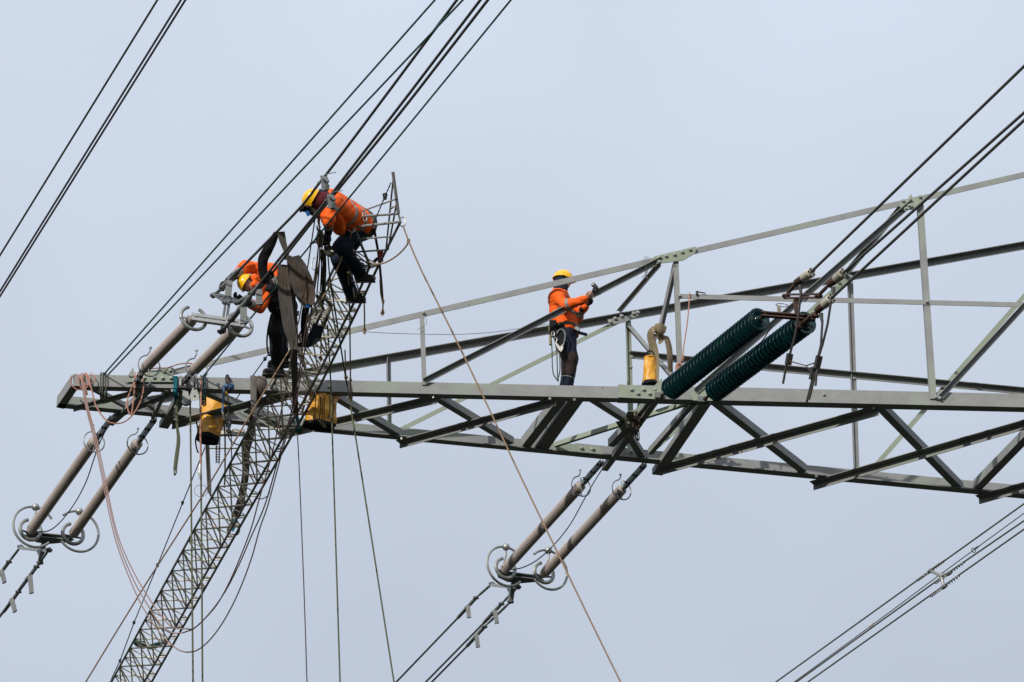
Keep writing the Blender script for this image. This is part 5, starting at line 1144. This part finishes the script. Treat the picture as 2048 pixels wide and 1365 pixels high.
def make_person(J, label, spec):
    global extra_hands
    t = thing('person', label, 'person', (J['anL'] + J['anR']) / 2 - UPW * 0.09, None)
    f, u = J['f'].normalized(), J['u']; u = (u - f * u.dot(f)).normalized(); H = J['head']; fw = J['fwd'].normalized()
    hands = {s: hand_prims(J['wr' + s], J['hd' + s], J['hn' + s], J.get('curl' + s, 0.7), J['hs' + s]) for s in 'LR'}
    extra_hands = list(hands.values())
    body = head_prims(H, f, u) + [cap(H - u * 0.07, J['neck'], 0.052, 0.06)] + torso_prims(J['shL'], J['shR'], J['hipL'], J['hipR'], fw, -0.03)
    for s in 'LR':
        body += limb(J['sh' + s], J['el' + s], J['wr' + s], (0.052, 0.042, 0.028)) + limb(J['hip' + s], J['kn' + s], J['an' + s], (0.085, 0.058, 0.042)) + [cap(J['an' + s], J['toe' + s], 0.036, 0.028)]
    blob('body', t, 'skin', body, 0.016, 0.012); extra_hands = []
    face(t, H, f, u)
    jk = torso_prims(J['shL'], J['shR'], J['hipL'], J['hipR'], fw, *spec.get('torso', (0.02, 0.05)))
    for s in 'LR':
        e = spec.get('sleeve' + s, 0.93); wr = J['el' + s] + (J['wr' + s] - J['el' + s]) * e
        jk += limb(J['sh' + s], J['el' + s], wr, (0.085, 0.070, 0.054)) if e > 0 else [cap(J['sh' + s], J['el' + s], 0.085, 0.070)]
    jk += [cap(J['neck'] - (J['neck'] - H).normalized() * 0.0, (J['shL'] + J['shR']) / 2, 0.085, 0.10)]
    sp = ((J['hipL'] + J['hipR']) / 2 - (J['shL'] + J['shR']) / 2).normalized()
    hem = (J['hipL'] + J['hipR']) / 2 + sp * spec.get('hem', 0.06)
    jo = blob('jacket', t, 'orange_fabric', jk, 0.022, 0.011, 0.0085, spec['seed'], clips=[(hem, sp)], ff=0.75)
    for (c, ax, hw, rad) in spec.get('bands', ()): band('reflective_band', jo, 'reflective_band', jk, 0.022, c, ax, hw, rad, 0.006, 0.009, 0.0085, spec['seed'])
    tr = [cap(J['hipL'], J['hipR'], 0.125)] + [cap((J['hipL'] + J['hipR']) / 2, (J['hipL'] + J['hipR']) / 2 - sp * 0.10, 0.135)]
    for s in 'LR': tr += limb(J['hip' + s], J['kn' + s], J['an' + s] + (J['kn' + s] - J['an' + s]).normalized() * 0.04, (0.122, 0.095, 0.082))
    to = blob('trousers', t, spec.get('trouser', 'navy_fabric'), tr, 0.02, 0.012, 0.006, spec['seed'] + 9, ff=0.75)
    for (c, ax, hw, rad, m) in spec.get('patches', ()): band('knee_patch', to, m, tr, 0.02, c, ax, hw, rad, 0.006, 0.009, 0.006, spec['seed'] + 9)
    bt = [band('harness_belt', t, m, jk if w else tr, 0.022, c, ax, hw, rad, 0.016, 0.009) for (c, ax, hw, rad, m, w) in spec.get('belts', ())]
    for s in 'LR':
        boot(t, J['an' + s], J['toe' + s], J.get('bu' + s, UPW))
        if spec.get('glove' + s): glove(t, hand_prims(J['wr' + s], J['hd' + s], J['hn' + s], J.get('curl' + s, 0.7), J['hs' + s], 0.006) + [cap(J['wr' + s], J['wr' + s] - J['hd' + s].normalized() * 0.07, 0.036, 0.042)], spec['glove' + s])
        for (a, b, m, ra, rb) in spec.get('cuffs' + s, ()): blob('cuff', t, m, [cap(J['el' + s] + (J['wr' + s] - J['el' + s]) * a, J['el' + s] + (J['wr' + s] - J['el' + s]) * b, ra, rb)], 0.0, 0.009, 0.002, 4)
    helmet(t, H, f, u)
    if 'hood' in spec: hood(t, H, f, u, spec['hood'], J['neck'], spec.get('open', 0.085), spec.get('hoodbig', 1.0))
    return t

# ---- worker with the hammer, standing on the near bottom chord
p0 = fr(1131, 786, 0.34); V3 = (p0, Vector((0, 1, 0)))
def a3(x, y, o=0.0): return onpl(x, y, V3, o)
zf = ZB + 0.178
def foot3(x, o): q = a3(x, 776, o); q.z = zf + 0.113; return q
J = dict(head=a3(1125, 561), f=Vector((1, -0.12, -0.12)), u=UPW, neck=a3(1120, 583), shR=a3(1114, 595, -0.185), shL=a3(1120, 594, 0.185), elR=a3(1133, 611, -0.38), wrR=a3(1171, 598, -0.52), elL=a3(1156, 631, 0.10), wrL=a3(1171, 612, -0.12),
         hipR=a3(1129, 668, -0.095), hipL=a3(1133, 668, 0.095), knR=a3(1139, 722, -0.085), knL=a3(1141, 720, 0.10), anR=foot3(1131, -0.03), anL=foot3(1133, 0.115), fwd=Vector((1, 0, 0)),
         hdR=cb(0.75, 0.45, 0.2), hnR=cb(-0.3, 0.4, 0.9), hsR=cb(-0.2, 1, 0), curlR=1.0, hdL=cb(0.7, 0.7, -0.2), hnL=cb(-0.3, 0.3, -0.9), hsL=cb(-0.5, 0.8, 0), curlL=1.0)
J['toeR'] = J['anR'] + Vector((0.17, 0.0, -0.07)); J['toeL'] = J['anL'] + Vector((0.17, 0.0, -0.07))
c = (J['shL'] + J['shR']) / 2; pv = (J['hipL'] + J['hipR']) / 2; ax = (pv - c)
armU = (J['elR'] - J['shR'])
W3 = make_person(J, 'standing worker in orange jacket and yellow helmet holding a hammer', dict(seed=11, torso=(0.018, 0.045, 0.10, 0.12, 0.135), hem=0.03, hood='navy_fabric', open=0.07, trouser='navy_fabric', gloveL='black_fabric',
    bands=[(c + ax * 0.56, ax, 0.028, 0.30), (J['elR'] + (J['wrR'] - J['elR']) * 0.12, (J['wrR'] - J['elR']), 0.026, 0.12), (c + ax * 0.13 - Vector((0.10, 0, 0)), Vector((0.2, 1, 0)), 0.02, 0.10)] + [(J['elL'] + (J['shL'] - J['elL']) * 0.3, (J['shL'] - J['elL']), 0.026, 0.12)],
    belts=[(pv - ax.normalized() * 0.045, ax, 0.024, 0.34, 'harness_green', 1), (pv + Vector((-0.1, -0.12, -0.03)), ax + Vector((0.5, 0, 0)), 0.06, 0.15, 'black_fabric', 1)],
    patches=[(J['knR'] + (J['anR'] - J['knR']) * 0.15, (J['anR'] - J['knR']), 0.17, 0.19, 'knee_brown'), (J['knR'] + (J['anR'] - J['knR']) * 0.62, (J['anR'] - J['knR']), 0.008, 0.13, 'reflective_band')],
    cuffsR=[(0.86, 1.0, 'black_fabric', 0.045, 0.042)]))
# climbing gear on the hip
gp = lambda x, y, o=-0.30: a3(x, y, o)
hb_ = MB().box(gp(1106, 658, -0.2), RGT * 0.05, UPW * 0.11, Vector((0, 0.05, 0))); hb_.build('harness_pad', 'black_fabric', W3, False)
MB().plate([gp(1110, 660), gp(1122, 660), (gp(1128, 672)), gp(1126, 692), gp(1120, 706), gp(1112, 694)], Vector((0, 1, 0)), 0.06).build('tool_pouch', 'black_fabric', W3, False)
MB().tube(smooth([gp(1114, 668, -0.32), gp(1118, 661, -0.32), gp(1125, 660, -0.32), gp(1130, 668, -0.32), gp(1129, 682, -0.32), gp(1125, 694, -0.32)]), 0.012, 7).build('rescue_hook', 'dull_galvanised', W3)
MB().plate([gp(1108, 682, -0.33), gp(1112, 684, -0.33), gp(1120, 694, -0.33), gp(1127, 687, -0.33), gp(1126, 698, -0.33), gp(1122, 704, -0.33), gp(1117, 700, -0.33)], Vector((0, 1, 0)), 0.02).build('hook_gate', 'white_paint', W3, False)
for i, (xm, yb) in enumerate(((1104, 745), (1113, 752), (1118, 736))): ropeobj(W3, 'lanyard', 'dark_green_rope', [gp(1102 + i * 4, 672, -0.28), gp(xm, 700, -0.28), gp(xm + 2, yb, -0.26), gp(1117, 764 - 4 * i, -0.2)], 0.009)
MB().tube([gp(1100, 655, -0.2), gp(1101, 690, -0.25)], 0.02, 7).build('lanyard_pack', 'canvas_webbing', W3)
for k in (0, 1): MB().tube(arc(gp(1106 + 5 * k, 668 + 12 * k, -0.33), Vector((0, 1, 0.1)), 0.035, 0, 350, 14, UPW, 0.6), 0.007, 6).build('carabiner', 'bright_metal', W3)
MB().bar(gp(1150, 664, -0.12), gp(1174, 670, -0.06), UPW, 0.022, 0.006).build('belt_tail', 'black_fabric', W3, False)
MB().bar(gp(1150, 655, -0.16), gp(1158, 660, -0.14), UPW, 0.03, 0.008).build('belt_buckle', 'bright_metal', W3, False)
# hammer
hm = thing('hammer', 'steel headed hammer held up by the standing worker', 'hammer', a3(1180, 598, -0.48))
ha, hc = a3(1178, 601, -0.50), a3(1190, 573, -0.45)
MB().lathe(ha, hc - ha, [(0, 0.016), (0.01, 0.021), (0.12, 0.018), (0.24, 0.016)], 8).build('handle', 'black_fabric', hm)
hd_ = (a3(1198, 579, -0.45) - a3(1187, 568, -0.45)).normalized(); o_ = hc
MB().lathe(o_ - hd_ * 0.05, hd_, [(0, 0.026), (0.006, 0.032), (0.034, 0.032), (0.04, 0.026), (0.055, 0.028), (0.07, 0.03), (0.095, 0.022), (0.135, 0.005)], 10).build('hammer_head', 'dark_iron', hm)
MB().lathe(o_ - hd_ * 0.053, hd_, [(0, 0.022), (0.008, 0.031), (0.026, 0.0325)], 10).build('striking_face', 'bright_metal', hm)

# ---- worker crouching at the yoke
d2 = 40.75
def a2(x, y, o=0.0): return atd(x, y, d2 + o)
J = dict(head=a2(497, 568, -0.38), f=cb(-0.30, -0.25, -0.92), u=cb(-0.66, 0.50, 0.56), neck=a2(522, 562, -0.22), shL=a2(545, 541, -0.05), shR=a2(541, 577, -0.28), elL=a2(492, 533, -0.25), wrL=a2(457, 562, -0.55), elR=a2(519, 615, -0.42), wrR=a2(488, 603, -0.66),
         hipL=a2(574, 612, 0.14), hipR=a2(564, 616, -0.04), knL=a2(560, 668, 0.10), knR=a2(552, 664, -0.14), anL=a2(566, 720, 0.14), anR=a2(556, 738, -0.06), fwd=cb(-0.9, -0.2, -0.3),
         hdL=cb(-0.8, -0.5, -0.2), hnL=cb(0.3, -0.6, 0.5), hsL=cb(0.2, 0.3, -1), curlL=0.9, hdR=cb(-0.9, 0.3, -0.2), hnR=cb(0, 0.8, 0.4), hsR=cb(0, 0.5, -1), curlR=0.8)
J['toeL'] = J['anL'] + cb(-0.17, -0.05, -0.03); J['toeR'] = J['anR'] + cb(-0.17, -0.05, -0.05)
c = (J['shL'] + J['shR']) / 2; pv = (J['hipL'] + J['hipR']) / 2; ax = (pv - c)
W2 = make_person(J, 'worker in orange jacket leaning over to reach the yoke, face turned down', dict(seed=23, torso=(0.012, 0.03, 0.085, 0.105, 0.11), hem=-0.10, hood='black_fabric', open=0.085, trouser='black_fabric', gloveL='black_fabric', gloveR='black_fabric', sleeveL=0.45, sleeveR=0.55,
    bands=[(J['shL'] + (J['elL'] - J['shL']) * 0.52, J['elL'] - J['shL'], 0.022, 0.13), (c + ax * 0.25, ax, 0.025, 0.26)],
    cuffsL=[(0.40, 0.62, 'reflective_band', 0.066, 0.060), (0.60, 1.0, 'black_fabric', 0.056, 0.048)], cuffsR=[(0.50, 0.72, 'reflective_band', 0.066, 0.060), (0.70, 1.0, 'black_fabric', 0.056, 0.048)],
    belts=[(pv - ax.normalized() * 0.16, ax, 0.05, 0.30, 'black_fabric', 1)]))
blob('collar', W2, 'orange_fabric', [cap(a2(510, 556, -0.40), a2(527, 566, -0.30), 0.055, 0.075), cap(a2(507, 570, -0.46), a2(520, 582, -0.40), 0.045, 0.06)], 0.03, 0.010, 0.004, 6)
blob('bib', W2, 'black_fabric', [cap(a2(552, 572, -0.30), a2(566, 616, -0.05), 0.12, 0.15), cap(a2(541, 578, -0.36), a2(556, 612, -0.2), 0.06, 0.11), cap(a2(538, 590, -0.3), a2(552, 612, -0.2), 0.06, 0.09)], 0.03, 0.012, 0.005, 8)
ropeobj(W2, 'lanyard', 'black_rope', [a2(543, 628, -0.2), a2(536, 660, -0.2), a2(534, 690, -0.2), a2(539, 712, -0.2), a2(544, 700, -0.2), a2(545, 682, -0.2)], 0.013)
for k in range(3): MB().tube(arc(a2(547 + 2 * k, 556 + 4 * k, -0.42), FN, 0.036, 0, 350, 14, UPW, 0.6), 0.006, 6).build('carabiner', 'galvanised', W2)

# ---- worker on the ladder head with the maroon hood
d1_ = 38.55
def a1(x, y, o=0.0): return atd(x, y, d1_ + o)
J = dict(head=a1(629, 401, -0.25), f=cb(-0.50, -0.85, 0.02), u=cb(-0.84, 0.52, -0.1), neck=a1(646, 398, -0.12), shR=a1(657, 412, -0.20), shL=a1(660, 397, 0.20), elR=a1(657, 442, -0.32), wrR=a1(657, 466, -0.2), elL=a1(640, 424, 0.0), wrL=a1(622, 424, -0.42),
         hipR=a1(722, 452, 0.45), hipL=a1(733, 446, 0.70), knR=a1(682, 494, 0.22), knL=a1(678, 518, 0.60), anR=a1(722, 549, 0.62), anL=a1(704, 590, 1.0), fwd=cb(-0.35, -0.9, -0.2),
         hdR=cb(0.05, -1, -0.1), hnR=cb(-0.8, 0, 0.3), hsR=cb(-0.3, 0, -1), curlR=0.8, hdL=cb(-0.85, 0.45, -0.2), hnL=cb(0.3, -0.5, -0.4), hsL=cb(0.3, 0.8, 0), curlL=0.9)
J['toeR'] = J['anR'] + cb(0.17, -0.05, -0.08); J['toeL'] = J['anL'] + cb(0.16, 0.03, -0.08); J['buR'] = UPV; J['buL'] = UPV
c = (J['shL'] + J['shR']) / 2; pv = (J['hipL'] + J['hipR']) / 2; ax = (pv - c)
W1 = make_person(J, 'worker with maroon hood bent over the conductor on the ladder head', dict(seed=37, torso=(0.024, 0.06, 0.10, 0.125, 0.13), hem=-0.02, hood='maroon_fabric', open=0.075, hoodbig=1.04, trouser='navy_fabric', gloveR='black_fabric', gloveL='knee_brown', sleeveR=0.12, sleeveL=0.6,
    bands=[(c + ax * 0.42, ax, 0.026, 0.30), (c + ax * 0.72, ax, 0.026, 0.32), (J['shR'] + (J['elR'] - J['shR']) * 0.05, cb(0.3, 1, 0), 0.022, 0.13)],
    cuffsR=[(0.08, 0.25, 'navy_fabric', 0.068, 0.064), (0.22, 0.48, 'reflective_band', 0.068, 0.062), (0.46, 1.0, 'navy_fabric', 0.058, 0.046)], cuffsL=[(0.55, 1.0, 'knee_brown', 0.05, 0.042)],
    belts=[(pv - ax.normalized() * 0.02, ax, 0.05, 0.32, 'harness_green', 1), (pv + ax.normalized() * 0.03, ax, 0.02, 0.32, 'black_fabric', 1)]))
blob('collar', W1, 'navy_fabric', [cap(a1(640, 392, -0.14), a1(650, 404, -0.16), 0.085, 0.09)], 0.02, 0.010, 0.004, 6)
blob('jacket_front', W1, 'orange_fabric', [cap(a1(664, 420, -0.1), a1(677, 452, 0.1), 0.10, 0.085), cap(a1(677, 446, 0.1), a1(680, 462, 0.12), 0.08, 0.05)], 0.03, 0.012, 0.006, 12)
MB().bar(a1(613, 422, -0.5), a1(618, 432, -0.5), RGT, 0.022, 0.006).build('wrist_tag', 'blue_plastic', W1, False)
for k, (x, y) in enumerate(((712, 432), (722, 430), (716, 440), (730, 438))): MB().tube(arc(a1(x, y, 0.22), FN, 0.04, 0, 350, 14, UPW, 0.6), 0.008, 6).build('carabiner', ('harness_green', 'bright_metal')[k % 2], W1)
